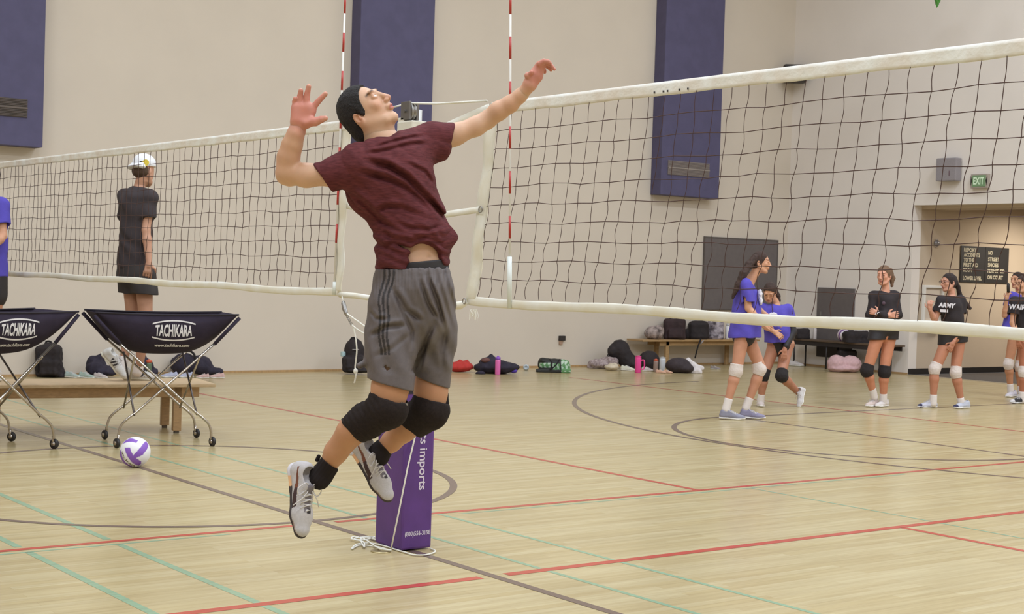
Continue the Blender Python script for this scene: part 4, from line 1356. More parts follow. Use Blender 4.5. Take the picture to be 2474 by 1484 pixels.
# ------------------------------------------------------------------ volleyball on the floor line
bp_ = floor_at(326, 1129, 0.0); RB = 0.105
d_ball = dist(bp_)
FBL = Frame(d_ball)
cb_ = FBL.p(326.5, 1092, 0.0)
cw = FBL.w(cb_); cw[2] = RB
ball_px = {}
def ball_mesh(n=56):
    V = []; F = []
    bm = bmesh.new(); bmesh.ops.create_icosphere(bm, subdivisions=6, radius=1.0)
    V = np.array([v.co[:] for v in bm.verts]); bm.verts.index_update()
    F = [tuple(v.index for v in f.verts) for f in bm.faces]
    bm.free(); return V, F
V, F = ball_mesh()
def quad_mask(X, Y, pts):
    """inside polygon (photo-zoom coordinates of the panel, centre 700,770, radius 462)"""
    ins = np.zeros(X.shape, bool); n = len(pts)
    for i in range(n):
        x1_, y1_ = pts[i]; x2_, y2_ = pts[(i + 1) % n]
        c = ((y1_ > Y) != (y2_ > Y)) & (X < (x2_ - x1_) * (Y - y1_) / (y2_ - y1_ + 1e-9) + x1_)
        ins ^= c
    return ins
X = 700 + 462 * V[:, 0]; Y = 770 - 462 * V[:, 1]
front = V[:, 2] > 0
pan = [
    [(355, 520), (430, 410), (560, 345), (680, 342), (850, 400), (820, 465), (680, 430), (540, 440), (430, 480)],
    [(478, 600), (655, 590), (690, 690), (760, 830), (830, 920), (960, 1020), (940, 1100), (850, 1170), (720, 1080), (600, 900), (520, 740)],
    [(1030, 430), (1100, 500), (1120, 600), (1100, 690), (1010, 830), (820, 915), (760, 820), (880, 690), (960, 580)],
    [(350, 640), (365, 740), (400, 900), (470, 1030), (570, 1130), (680, 1190), (600, 1215), (480, 1180), (330, 1010), (268, 850), (290, 740)]]
m = np.zeros(len(V), bool)
for pl in pan:
    m |= quad_mask(X, Y, pl) & front
# back side: simple opposite panels
Xb = 700 - 462 * V[:, 0]
for pl in pan:
    m |= quad_mask(Xb, Y, pl) & ~front
C = np.tile(np.array(lin((232, 230, 232))), (len(V), 1)); C[m] = np.array(lin((132, 86, 182)))
bt = thing('volleyball', 'purple and white volleyball lying on the dark floor line', 'ball', (cw[0], cw[1], 0))
M_bl = mat('ball_leather', (232, 230, 232), rough=.5, vcol=True, bump=.15, bscale=600)
def ball_w(U, r=1.0):
    U = np.asarray(U)
    return cw + RB * r * (U[..., 0:1] * RT + U[..., 1:2] * UP - U[..., 2:3] * FW)
raw('cover', ball_w(V), F, M_bl, bt, True, C)
# lettering curved along the white panel
TV, TF = text_geo('molten', 0.17, 0.003, dense=.015)
out = []
A = np.array([(395, 720), (430, 820), (480, 930), (560, 1040), (650, 1120), (740, 1165)], float)
seg = np.r_[0, np.cumsum(np.linalg.norm(np.diff(A, axis=0), axis=1))]
TVn = (TV - TV.min(0)) / (TV.max(0) - TV.min(0))
for u, v in TVn:
    sdist = u * seg[-1]; i = min(len(seg) - 2, np.searchsorted(seg, sdist, 'right') - 1)
    f = (sdist - seg[i]) / (seg[i + 1] - seg[i]); c = A[i] * (1 - f) + A[i + 1] * f
    t_ = unit(A[i + 1] - A[i]); nn = np.array((t_[1], -t_[0])); c = c + nn * (v - .4) * 84
    x_, y_ = (c[0] - 700) / 462, (770 - c[1]) / 462; rr_ = min(.985, math.hypot(x_, y_)); ang = math.atan2(y_, x_)
    out.append((rr_ * math.cos(ang), rr_ * math.sin(ang), math.sqrt(1 - rr_ ** 2)))
raw('lettering', ball_w(np.array(out), 1.006), TF, mat('gold_print', (96, 84, 50), rough=.5), bt, False)

# ------------------------------------------------------------------ folding ball carts
M_canvas = mat('navy_canvas', (50, 42, 56), rough=.85, spec=.25, noise=.18, nscale=12, bump=.25, bscale=30)
M_canvas_in = mat('canvas_trim', (44, 38, 46), rough=.9)
M_chrome = mat('cart_chrome', (176, 166, 154), rough=.22, metal=.9)
M_darkrod = mat('cart_dark_rod', (96, 88, 84), rough=.3, metal=.8)
M_wheel = mat('caster_rubber', (36, 32, 32), rough=.5)
M_logo = mat('logo_white', (222, 218, 220), rough=.6)
def ball_cart(o, ang, label, W=.71, D=.58):
    R = rotz(ang); o = np.array((o[0], o[1], 0.0))
    t = thing('ball_cart', label, 'ball cart', tuple(o + R @ np.array((W / 2, D / 2, 0))), 'ball carts')
    q = lambda u, w, z: o + R @ np.array((u, w, z))
    zt = 1.035; ov = .195
    # fabric hammock
    def prof(u):
        return .315 * (1 - abs(2 * u - 1) ** 3.2)
    def sf(u, v, lift=0.0):
        """u along the width, v around the section from the front rim to the back rim"""
        uu = -ov + (W + 2 * ov) * u
        a = math.pi * v
        h = prof(u) * math.sin(a) ** .62 if 0 < v < 1 else 0
        half = D / 2 + .005
        ins = .10 * (abs(2 * u - 1) ** 6)
        w = D / 2 - (half) * math.cos(a) * (1 - .0 * ins)
        fold = .006 * math.sin(u * 38 + v * 9) * math.sin(a) * (abs(2 * u - 1) + .2)
        rim = .010 * math.sin(math.pi * u)
        pt = np.array((uu, w + fold - (lift * math.cos(a) if v < .5 else 0), zt - rim - h - lift * math.sin(a)))
        return o + R @ pt
    b = MB()
    b.sheet(lambda u, v: sf(u, v), 48, 28, .003, lambda u, v: R @ np.array((0, -math.cos(math.pi * v), -math.sin(math.pi * v))))
    cv = b.obj('basket', M_canvas, t, True)
    rim = MB()
    for v in (0, 1):
        rim.tube([sf(i / 24, v) for i in range(25)], .008, 6)
    rim.obj('rim_piping', M_canvas_in, cv, True)
    # end panels
    e_ = MB()
    for u in (0.012, .988):
        uu = -ov + (W + 2 * ov) * u
    # logo: warp flat print on the front face
    def on_front(uc, zc, V2):
        out = []
        for x, y in V2:
            uu = (uc + x + ov) / (W + 2 * ov); z = zc + y
            h = zt - .010 * math.sin(math.pi * uu) - z; pf = prof(uu)
            s_ = min(.999, max(.0, h / pf)) ** (1 / .62); v = math.asin(s_) / math.pi
            out.append(sf(uu, v, .0055))
        return out
    uc = .40
    TV, TF = text_geo('TACHIKARA', .12, .004, dense=.012)
    TV = TV / (TV.max(0) - TV.min(0)) * (.285, .072)
    TV[:, 1] += 0
    V2 = [(x, y * (1.35 - 3.2 * x * x * 3.4)) for x, y in TV]
    raw('logo_lettering', on_front(uc, .905, V2), TF, M_logo, cv, False)
    ar = MB()
    for sgn in (1, -1):
        P2 = []
        N = 16
        for i in range(N + 1):
            x = -.165 + .33 * i / N
            y = sgn * (.070 - .9 * x * x)
            for k in (0, 1):
                P2.append((x, y + sgn * k * .011))
        Vv = on_front(uc, .905, P2)
        ar.add(Vv, [(2 * i, 2 * i + 2, 2 * i + 3, 2 * i + 1) for i in range(N)])
    ar.obj('logo_arc', M_logo, cv)
    TV, TF = text_geo('www.tachikara.com', .034, .0009, dense=.012)
    TV = TV * (.272 / (TV[:, 0].max() - TV[:, 0].min()), 1.05)
    raw('web_lettering', on_front(uc, .79, TV), TF, M_logo, cv, False)
    # legs
    def pole(w, mir, m):
        g = (lambda u: W - u) if mir else (lambda u: u)
        pts = [(0.0, .075), (.004, .12), (.022, .175), (.07, .225), (.13, .27), (.925 - 0, 1.0)]
        return MB().tube(smooth_path([q(g(u), w, z) for u, z in pts[:5]], 4) + [q(g(.74), w, .82)], .0095, 10).obj('leg', m, t, True), MB().tube([q(g(.74 - .02), w, .80), q(g(.915), w, 1.01)], .015, 8).obj('pole_sleeve', M_canvas, cv, True)
    for w, s_ in ((0.0, 0), (D, 0)):
        pole(w + (.012 if w == 0 else -.012), False, M_chrome); pole(w - (.012 if w == 0 else -.012), True, M_chrome)
    # cross rods on both ends
    for mir in (False, True):
        g = (lambda u: W - u) if mir else (lambda u: u)
        MB().tube([q(g(.115), 0.0, .25), q(g(.12), D, .70)], .008, 8).obj('cross_rod', M_darkrod, t, True)
        MB().tube([q(g(.105), 0.0, .70), q(g(.13), D, .25)], .008, 8).obj('cross_rod', M_chrome, t, True)
    for (u, w) in ((0, 0), (W, 0), (0, D), (W, D)):
        wh = MB(); Rw = R @ np.array(((.35, 0, .94), (-.94, 0, .35), (0, 1, 0.0)))
        wh.lathe([(.012, -.013), (.034, -.012), (.038, -.006), (.038, .006), (.034, .012), (.012, .013)], q(u + (.012 if u else -.012), w, .038), Rw, 20)
        wo = wh.obj('caster', M_wheel, t, True)
        hb = MB(); hb.lathe([(.016, -.019), (.016, .019)], q(u + (.012 if u else -.012), w, .038), Rw, 14); hb.tube([q(u, w, .10), q(u, w, .062), q(u + (.012 if u else -.012), w, .038)], .010, 8)
        hb.obj('fork', M_chrome, wo, True)
    return t
ball_cart((.28, 4.47), math.radians(-13.0), 'navy canvas ball cart standing behind the purple and white volleyball')
a2 = math.radians(13.3)
o2 = np.array((-.182, 4.60)) - (rotz(a2) @ np.array((.71, 0, 0)))[:2]
ball_cart(o2, a2, 'navy canvas ball cart cut off by the left edge of the photo')

# ------------------------------------------------------------------ wooden bench at the left
M_bench = mat('bench_wood', (204, 176, 138), rough=.45, noise=.18, nscale=7, stretch=(2, 9, 9))
M_bench2 = mat('bench_apron_wood', (184, 148, 106), rough=.5, noise=.2, nscale=7, stretch=(2, 9, 9))
M_cap = mat('bench_foot_rubber', (90, 80, 70), rough=.8)
BO = np.array((1.38, 5.09, 0.0)); BA = math.radians(169.4)
BR = np.stack([np.array((math.cos(BA), math.sin(BA), 0)), np.array((.184, .983, 0)), np.array((0, 0, 1.0))], 1)
def bq(u, w, z): return BO + BR @ np.array((u, w, z))
bench = thing('bench', 'long wooden bench under the man in the white cap', 'bench', tuple(bq(1.6, .3, 0)))
b = MB().bbox((0, 0, .392), (3.3, .62, .42), .005, BR, BO); b.obj('seat', M_bench, bench)
b = MB().bbox((.12, .07, .305), (3.2, .095, .392), .004, BR, BO).bbox((.12, .53, .305), (3.2, .555, .392), .004, BR, BO).bbox((.12, .095, .305), (.145, .53, .392), .004, BR, BO)
b.obj('apron', M_bench2, bench)
for (u, w) in ((.30, .10), (.30, .52), (3.0, .10), (3.0, .52), (1.75, .10), (1.75, .52)):
    lg = MB().bbox((u - .035, w - .03, .022), (u + .035, w + .03, .392), .005, BR, BO).obj('leg', M_bench2, bench)
    MB().bbox((u - .02, w - .02, .0), (u + .02, w + .02, .022), .003, BR, BO).obj('foot', M_cap, lg)

# ------------------------------------------------------------------ benches at the back and right
M_b3 = mat('back_bench_wood', (176, 142, 98), rough=.5, noise=.2, nscale=6, stretch=(2, 9, 9))
bk = thing('bench', 'wooden bench against the back wall carrying four bags', 'bench', (12.75, 11.15, 0))
MB().bbox((11.45, 10.93, .412), (14.05, 11.32, .44), .005).obj('seat', M_b3, bk)
MB().bbox((11.85, 10.98, .345), (13.85, 11.0, .412), .003).bbox((11.85, 11.25, .345), (13.85, 11.27, .412), .003).obj('apron', M_b3, bk)
for xx in (12.02, 13.6):
    for yy in (11.0, 11.24):
        MB().bbox((xx - .035, yy - .02, 0), (xx + .035, yy + .02, .412), .004).obj('leg', M_b3, bk)
M_db = mat('dark_bench_wood', (96, 78, 62), rough=.5, noise=.2, nscale=6)
M_dm = mat('dark_bench_metal', (44, 38, 38), rough=.5)
dk = thing('bench', 'dark bench along the right wall under the grey hatch', 'bench', (14.84, 9.8, 0))
MB().bbox((14.66, 8.72, .44), (15.03, 10.95, .47), .005).obj('seat', M_db, dk)
MB().bbox((14.68, 8.75, .37), (14.70, 10.92, .44), .003).bbox((14.98, 8.75, .37), (15.0, 10.92, .44), .003).obj('apron', M_dm, dk)
for yy in (8.95, 10.05, 10.75):
    MB().tube([(14.70, yy, .44), (14.70, yy, 0)], .014, 8).obj('leg', M_dm, dk, True); MB().tube([(14.98, yy, .44), (14.98, yy, 0)], .014, 8).obj('leg', M_dm, dk, True)
# ------------------------------------------------------------------ bystanders
M_skin2 = mat('skin_far', (206, 152, 120), rough=0.5, spec=0.35, vcol=True, noise=0.06, nscale=20)
def hand(S, w, d, n, s=1.0, curl=.25, left=1, k=.006, spread=.25):
    """five fingers on a palm: w wrist, d direction of the hand, n palm side"""
    d = unit(d); n = np.array(n, float); n = unit(n - d * (n @ d)); t = np.cross(d, n) * left
    w = np.array(w, float)
    S.cone(w, w + d * .03 * s, .022 * s, .026 * s, .01)
    for o in (-.022, 0, .022):
        S.cone(w + d * .02 * s + t * o * .7 * s, w + d * .078 * s + t * o * s, .015 * s, .013 * s, .008)
    for i, (o, L) in enumerate(((-.030, .058), (-.010, .070), (.010, .076), (.030, .068))):
        a = w + d * .082 * s + t * o * s
        dd = unit(d + t * o * spread * 25 * .3)
        b = a + (dd * math.cos(curl) + n * math.sin(curl)) * L * .5 * s
        c = b + (dd * math.cos(curl * 2.4) + n * math.sin(curl * 2.4)) * L * .5 * s
        S.cone(a, b, .0095 * s, .0085 * s, k); S.cone(b, c, .0085 * s, .007 * s, .003)
    a = w + d * .03 * s + t * .03 * s
    b = a + unit(d * .6 + t * .8) * .035 * s; c = b + unit(d * .85 + t * .35 + n * .3) * .03 * s
    S.cone(a, b, .012 * s, .010 * s, k); S.cone(b, c, .010 * s, .008 * s, .003)

def fig_body(fr, J, root, skin=(206, 152, 120), leg=(190, 134, 102), vox=.0062, s=1.0, thick=1.0, face=True, material=None, z_leg=None):
    p = lambda q: fr.p(*q)
    S = Solid()
    nk = p(J['neck']); hp = [p(q) for q in J['hip']]; shd = [p(q) for q in J['sh']]
    mid_s = (shd[0] + shd[1]) / 2; mid_h = (hp[0] + hp[1]) / 2
    S.cone(shd[0], shd[1], .052 * s, .052 * s, .03)
    S.cone(mid_s * .8 + mid_h * .2, mid_s * .4 + mid_h * .6, .105 * s * thick, .092 * s * thick, .04)
    S.cone(mid_s * .4 + mid_h * .6, mid_h, .090 * s * thick, .080 * s * thick, .04)
    S.cone(hp[0], hp[1], .078 * s * thick, .078 * s * thick, .02)
    S.cone(nk, mid_s, .046 * s, .060 * s, .03)
    for a, e, w in zip(shd, [p(q) for q in J['el']], [p(q) for q in J['wr']]):
        S.cone(a, e, .044 * s, .034 * s, .02)
        m_ = e * .7 + w * .3
        S.cone(e, m_, .034 * s, .036 * s, .015); S.cone(m_, w, .036 * s, .023 * s, .015)
    for h, k_, a in zip(hp, [p(q) for q in J['kn']], [p(q) for q in J['an']]):
        S.cone(h, k_, .079 * s * thick, .055 * s * thick, .03)
        c = k_ * .68 + a * .32
        S.cone(k_, c, .050 * s, .053 * s * thick, .02); S.cone(c, a, .054 * s * thick, .034 * s, .02)
    for w, (d, n, cu, lf) in zip([p(q) for q in J['wr']], J['hand']):
        if d is not None:
            hand(S, w, d, n, s * .95, cu, lf)
    Vb, Fb = S.mesh(vox)
    H = Solid(); hc_ = p(J['head'])
    HF_, q_ = head_solid(H, hc_, J['fwd'], J['up'], J.get('hs', .93), face=face)
    H.cone(q_(-.02, 0, -.05), nk, .045 * s, .046 * s, .02)
    Vh, Fh = H.mesh(.0042)
    V, F = join([(Vb, Fb), (Vh, Fh)])
    C = np.tile(np.array(lin(skin)), (len(V), 1))
    low = V[:, 1] < mid_h[1]
    C[low] = np.array(lin(leg))
    L = (V - hc_) @ HF_.T / J.get('hs', .93)
    inh = np.linalg.norm(L, axis=1) < .15
    lip = inh & (np.abs(L[:, 1]) < .018) & (L[:, 2] < -.048) & (L[:, 2] > -.067) & (L[:, 0] > .086)
    C[lip] = np.array(lin((172, 102, 94)))
    br = inh & (np.abs(np.abs(L[:, 1]) - .031) < .021) & (np.abs(L[:, 2] - .037) < .0035) & (L[:, 0] > .055)
    C[br] = np.array(lin((130, 92, 74)))
    ey = inh & (np.abs(np.abs(L[:, 1]) - .032) < .011) & (np.abs(L[:, 2] - .012) < .0045) & (L[:, 0] > .06)
    C[ey] = np.array(lin((92, 68, 60)))
    raw('body', fr.w(V), F, material or M_skin2, root, True, C)
    return HF_, q_, p

def hair_cap(S, q, HF_, s, long=False, vol=1.0):
    S.ell(q(-.010, 0, .040), np.array((.090, .077, .083)) * s * vol, HF_, .01)
    S.ell(q(-.038, 0, -.01), np.array((.066, .068, .076)) * s * vol, HF_, .03)
    S.ell(q(.118, 0, -.010), np.array((.098, .13, .094)) * s, HF_, .006, 's')
    S.ell(q(.062, 0, -.085), np.array((.072, .13, .080)) * s, HF_, .006, 's')

def shirt_solid(S, p, J, chest=.135, hem=.165, hemy=None, sleeve=.07, slen=.55, s=1.0, full=(False, False), sq=1.0):
    shd = [p(q) for q in J['sh']]; mid_s = (shd[0] + shd[1]) / 2
    hy = p(hemy)
    arms = list(zip(shd, [p(q) for q in J['el']], [p(q) for q in J['wr']], full))
    for a, e, w, f in arms:
        if f:
            S.cone(a, e, .058 * s, .046 * s, .02); S.cone(e, w, .046 * s, .034 * s, .015)
        else:
            S.cone(a, a + (e - a) * slen, .064 * s, sleeve * s, .02)
    for a, e, w, f in arms:
        if not f:
            b = a + (e - a) * slen
            S.endcut(b, e - a, .085, .06)
            S.cone(a + (e - a) * slen * .8, b + (e - a) * .2, (sleeve - .016) * s, (sleeve - .012) * s, .004, 's')
    S.cone(shd[0], shd[1], .066 * s, .066 * s, .03)
    S.cone(mid_s * .8 + hy * .2, mid_s * .45 + hy * .55, chest * s, (chest + hem) / 2 * s, .04)
    S.cone(mid_s * .45 + hy * .55, hy, (chest + hem) / 2 * s, hem * s, .03)
    S.endcut(hy, (0, -1, 0), .3, .14)
    nk = p(J['neck'])
    S.cone(nk + (0, .0, 0), nk + (0, .1, 0), .058 * s, .07 * s, .008, 's')
    return S
def cloth(a1=.004, f1=40, a2=.003):
    return lambda X: a1 * np.sin((X @ unit((.9, .35, .3))) * f1 + 2.5 * vnoise(X, 9)) + a2 * vnoise(X, 22, 3)
def band_on(fr, root, name, m, pts, k=.02, cuts=(), vox=.0055, disp=None, colf=None):
    S = Solid(); S.chain([(fr.p(*a), r) for a, r in pts], k)
    for o, n in cuts:
        S.cut(fr.p(*o), n)
    return soft(name, S, fr, vox, m, root, disp, colf)
def ponytail(fr, root, m, pts, hair):
    S = Solid(); S.chain([(fr.p(*a), r) for a, r in pts], .02)
    return soft('ponytail', S, fr, .005, m, hair, lambda X: .004 * vnoise(X, 60) + .002 * vnoise(X, 140, 2))

M_pur = mat('purple_tee', (88, 76, 178), rough=.9, noise=.12, nscale=10, bump=.2, bscale=60)
M_blacktee = mat('black_tee', (46, 38, 40), rough=.9, noise=.2, nscale=10, bump=.2, bscale=60)
M_spandex = mat('black_spandex', (36, 30, 32), rough=.6)
M_wpad = mat('white_knee_pad', (214, 200, 192), rough=.9, bump=.4, bscale=120)
M_bpad = mat('far_black_knee_pad', (36, 30, 30), rough=.9, bump=.4, bscale=120)
M_wsock = mat('white_sock', (222, 212, 206), rough=.9)
M_brown = mat('brown_hair', (70, 50, 42), rough=.8, noise=.4, nscale=60, bump=.6, bscale=200)
M_dbrown = mat('dark_brown_hair', (52, 38, 36), rough=.8, noise=.4, nscale=60, bump=.6, bscale=200)
M_blond = mat('light_brown_hair', (128, 98, 74), rough=.8, noise=.3, nscale=60, bump=.6, bscale=200)
M_wprint = mat('white_print', (214, 208, 212), rough=.8)
def plain(c):
    return lambda X: np.tile(np.array(lin(c)), (len(X), 1))
def two(c1, c2, z=.03):
    def f(X):
        C = np.tile(np.array(lin(c1)), (len(X), 1)); C[(X[:, 2] < z) | (X[:, 0] > .235)] = np.array(lin(c2)); return C
    return f
def kneepad(fr, root, m, knee, up, dn, r=.066):
    K = fr.p(*knee); U = unit(fr.p(*up) - K); D_ = unit(fr.p(*dn) - K)
    S = Solid(); S.cone(K + U * .09, K, r * .98, r, .02); S.cone(K, K + D_ * .075, r, r * .86, .02)
    S.cut(K + U * .075, U); S.cut(K + D_ * .06, D_)
    return soft('knee_pad', S, fr, .005, m, root, lambda X: .0015 * vnoise(X, 90))
def sock(fr, root, an, kn, r=.040, h=.10, m=None):
    A = fr.p(*an); U = unit(fr.p(*kn) - A)
    S = Solid(); S.cone(A - U * .05, A + U * h, r, r * .98, .01); S.cut(A + U * (h - .02), U)
    return soft('sock', S, fr, .005, m or M_wsock, root)

# --- girl A, profile, purple tee, long dark hair
A_ft = floor_at(1795, 1013)
FA = Frame(dist(A_ft))
ga = thing('person', 'person in profile with long dark hair, purple tee, white knee pads and grey shoes', 'person', tuple(FA.W(1792, 1014)))
J = dict(head=(1837, 635, 0), fwd=(.97, -.08, .12), up=(.05, 1, 0), hs=.97, neck=(1822, 664, 0),
         sh=[(1802, 690, .14), (1806, 690, -.15)], el=[(1808, 745, .17), (1822, 742, -.2)], wr=[(1838, 778, .20), (1862, 770, -.14)],
         hand=[((.9, -.45, .1), (0, -.3, -1), .25, 1), ((.9, -.35, .1), (0, -.6, .6), .3, 1)],
         hip=[(1795, 800, .045), (1800, 800, -.055)], kn=[(1780, 893, .07), (1838, 890, -.06)], an=[(1757, 975, .08), (1806, 976, -.07)])
HF_, q_, p_ = fig_body(FA, J, ga, leg=(196, 140, 112))
S = Solid(); shirt_solid(S, p_, J, .125, .155, (1800, 814, 0), .072, .75)
S.cone(FA.p(1808, 745, 0), FA.p(1800, 812, 0), .135, .165, .03)
S.endcut(FA.p(1800, 816, 0), (0, -1, 0), .3, .14)
ts = soft('shirt', S, FA, .0055, M_pur, ga, cloth(.004, 36))
S = Solid(); S.ell(FA.p(1836, 712, .06), (.025, .055, .05), None, .01); S.ell(FA.p(1838, 728, .08), (.02, .04, .04), None, .01)
soft('print', S, FA, .004, M_wprint, ts, lambda X: .006 * vnoise(X, 90))
S = Solid(); hair_cap(S, q_, HF_, .97); hr = soft('hair', S, FA, .0045, M_brown, ga, lambda X: .0015 * vnoise(X, 90))
ponytail(FA, ga, M_brown, [((1824, 624, .04), .04), ((1810, 640, .08), .038), ((1796, 662, .12), .040), ((1783, 690, .13), .034), ((1770, 720, .11), .016)], hr)
band_on(FA, ga, 'shorts', M_spandex, [((1797, 800, 0), .13), ((1797, 812, 0), .12)])
kneepad(FA, ga, M_wpad, (1778, 897, .07), (1792, 800, .07), (1757, 975, .08), .068)
kneepad(FA, ga, M_wpad, (1835, 893, -.06), (1805, 800, -.08), (1806, 976, -.07), .068)
for an, kn in (((1757, 978, .08), (1780, 893, .07)), ((1806, 975, -.07), (1838, 890, -.06))):
    sock(FA, ga, an, kn, .043, .085)
gs = two((142, 138, 156), (214, 208, 212), .026)
shoe(FA, grounded(FA, 1737, .08, .002), grounded(FA, 1799, .12, .002), (0, 1, .05), ga, .27, 1.05, cols=plain((142, 140, 156)), vox=.0048)
shoe(FA, grounded(FA, 1786, -.07, .002), grounded(FA, 1849, -.03, .002), (.05, 1, .05), ga, .27, 1.05, cols=plain((142, 136, 160)), vox=.0048)

# --- girl B, bending forward, behind A
FB = Frame(16.9)
gb = thing('person', 'person in a purple tee bending forward with one hand on the black knee pad', 'person', tuple(FB.W(1880, 990)))
J = dict(head=(1860, 706, .10), fwd=(-.30, -.62, .72), up=(-.05, .80, .60), hs=.93, neck=(1874, 732, .02),
         sh=[(1846, 748, .06), (1902, 750, .0)], el=[(1848, 788, .12), (1916, 800, .02)], wr=[(1868, 800, .20), (1896, 842, .12)],
         hand=[((.8, -.55, .1), (0, -.5, -.8), .25, 1), ((-.1, -1, .1), (0, 0, -1), .15, -1)],
         hip=[(1872, 830, -.05), (1902, 832, -.10)], kn=[(1846, 905, .03), (1887, 907, .12)], an=[(1838, 965, -.03), (1930, 950, -.25)])
HF_, q_, p_ = fig_body(FB, J, gb, s=.97, leg=(180, 124, 98))
S = Solid(); shirt_solid(S, p_, J, .13, .16, (1880, 828, -.03), .075, .5, full=(False, False))
ts = soft('shirt', S, FB, .0055, M_pur, gb, cloth(.005, 42))
S = Solid(); S.cone(FB.p(1910, 775, .01), FB.p(1916, 802, .02), .047, .044, .02); S.cone(FB.p(1916, 802, .02), FB.p(1899, 836, .11), .044, .036, .02)
soft('arm_sleeve', S, FB, .005, M_spandex, gb)
S = Solid()
S.ell(FB.p(1868, 765, .20), (.055, .05, .012), None, .01); S.ell(FB.p(1857, 770, .20), (.04, .03, .012), None, .01)
soft('print', S, FB, .004, M_wprint, ts, lambda X: .006 * vnoise(X, 120))
S = Solid(); hair_cap(S, q_, HF_, .93); hr = soft('hair', S, FB, .0045, M_brown, gb, lambda X: .0015 * vnoise(X, 90))
ponytail(FB, gb, M_brown, [((1872, 698, -.02), .03), ((1880, 715, -.02), .022), ((1884, 728, .0), .012)], hr)
band_on(FB, gb, 'shorts', M_spandex, [((1882, 825, -.06), .125), ((1884, 838, -.06), .118)])
kneepad(FB, gb, M_bpad, (1888, 909, .12), (1902, 832, -.10), (1930, 950, -.25), .068)
kneepad(FB, gb, M_bpad, (1845, 907, .03), (1872, 830, -.05), (1838, 965, -.03), .062)
sock(FB, gb, (1838, 967, -.03), (1846, 905, .03), .042, .09); sock(FB, gb, (1931, 948, -.25), (1887, 907, .12), .042, .08)
shoe(FB, grounded(FB, 1834, -.16, .002), grounded(FB, 1840, .10, .002), (.05, 1, -.1), gb, .25, 1.1, cols=plain((214, 200, 194)), vox=.0048)
shoe(FB, FB.p(1944, 940, -.22), FB.p(1931, 990, -.12), (-.75, .25, .6), gb, .25, 1.1, cols=plain((214, 208, 206)), vox=.0048)

# --- girl C, arms folded, black long sleeves
FC = Frame(17.35)
gc = thing('person', 'person with arms folded in a black long-sleeved top and black knee pads', 'person', tuple(FC.W(2120, 986)))
J = dict(head=(2136, 666, .02), fwd=(-.62, -.10, .75), up=(.02, 1, .05), hs=.98, neck=(2140, 698, 0),
         sh=[(2112, 716, .03), (2162, 716, -.05)], el=[(2101, 762, .08), (2170, 762, .0)], wr=[(2142, 763, .20), (2124, 758, .20)],
         hand=[((.9, .1, .15), (0, 0, -1), .3, 1), ((-.8, .3, -.5), (0, 0, -1), .4, -1)],
         hip=[(2122, 808, .02), (2150, 808, -.05)], kn=[(2096, 893, .05), (2136, 896, .0)], an=[(2110, 952, -.02), (2134, 965, -.05)])
HF_, q_, p_ = fig_body(FC, J, gc, skin=(216, 156, 130), leg=(198, 132, 100), thick=1.02)
S = Solid(); shirt_solid(S, p_, J, .122, .125, (2137, 790, 0), full=(True, True))
S.cone(FC.p(2101, 762, .08), FC.p(2136, 763, .18), .045, .040, .02); S.cone(FC.p(2170, 762, 0), FC.p(2150, 764, .14), .045, .045, .02)
ts = soft('shirt', S, FC, .0055, M_blacktee, gc, cloth(.003, 50))
S = Solid(); S.cone(FC.p(2116, 757, .235), FC.p(2124, 755, .235), .006, .005, .01); S.cone(FC.p(2114, 760, .235), FC.p(2120, 758, .235), .004, .004, .01)
soft('print', S, FC, .003, M_wprint, ts)
S = Solid(); S.ell(FC.p(2135, 733, .115), (.022, .022, .01), None, .01); soft('emblem', S, FC, .004, mat('dim_emblem', (84, 64, 74), rough=.8), ts)
hand_s = Solid(); hand(hand_s, FC.p(2137, 760, .215), (.8, .25, .1), (0, 0, -1), .95, .6, 1)
S = Solid(); hair_cap(S, q_, HF_, .98); hr = soft('hair', S, FC, .0045, M_blond, gc, lambda X: .0015 * vnoise(X, 90))
ponytail(FC, gc, M_blond, [((2150, 655, -.06), .035), ((2156, 672, -.06), .03), ((2155, 690, -.05), .018)], hr)
S = Solid(); S.cone(FC.p(2126, 792, .0), FC.p(2147, 792, -.03), .122, .122, .02); S.cone(FC.p(2124, 800, .0), FC.p(2116, 822, .03), .112, .098, .02); S.cone(FC.p(2148, 800, -.04), FC.p(2150, 822, -.04), .112, .098, .02)
S.endcut(FC.p(2137, 821, 0), (0, -1, 0), .3, .14)
soft('shorts', S, FC, .0055, M_spandex, gc)
kneepad(FC, gc, M_bpad, (2094, 896, .05), (2120, 808, 0), (2110, 952, -.02), .072); kneepad(FC, gc, M_bpad, (2137, 899, .0), (2150, 808, 0), (2134, 965, -.05), .072)
sock(FC, gc, (2110, 950, -.02), (2096, 893, .05), .043, .08); sock(FC, gc, (2134, 963, -.05), (2136, 896, .0), .043, .08)
shoe(FC, grounded(FC, 2121, -.10, .002), grounded(FC, 2088, .10, .002), (.1, 1, -.15), gc, .25, 1.15, cols=plain((216, 196, 188)), vox=.0048)
shoe(FC, grounded(FC, 2146, -.12, .002), grounded(FC, 2110, .08, .002), (.1, 1, -.15), gc, .25, 1.15, cols=plain((222, 212, 208)), vox=.0048)

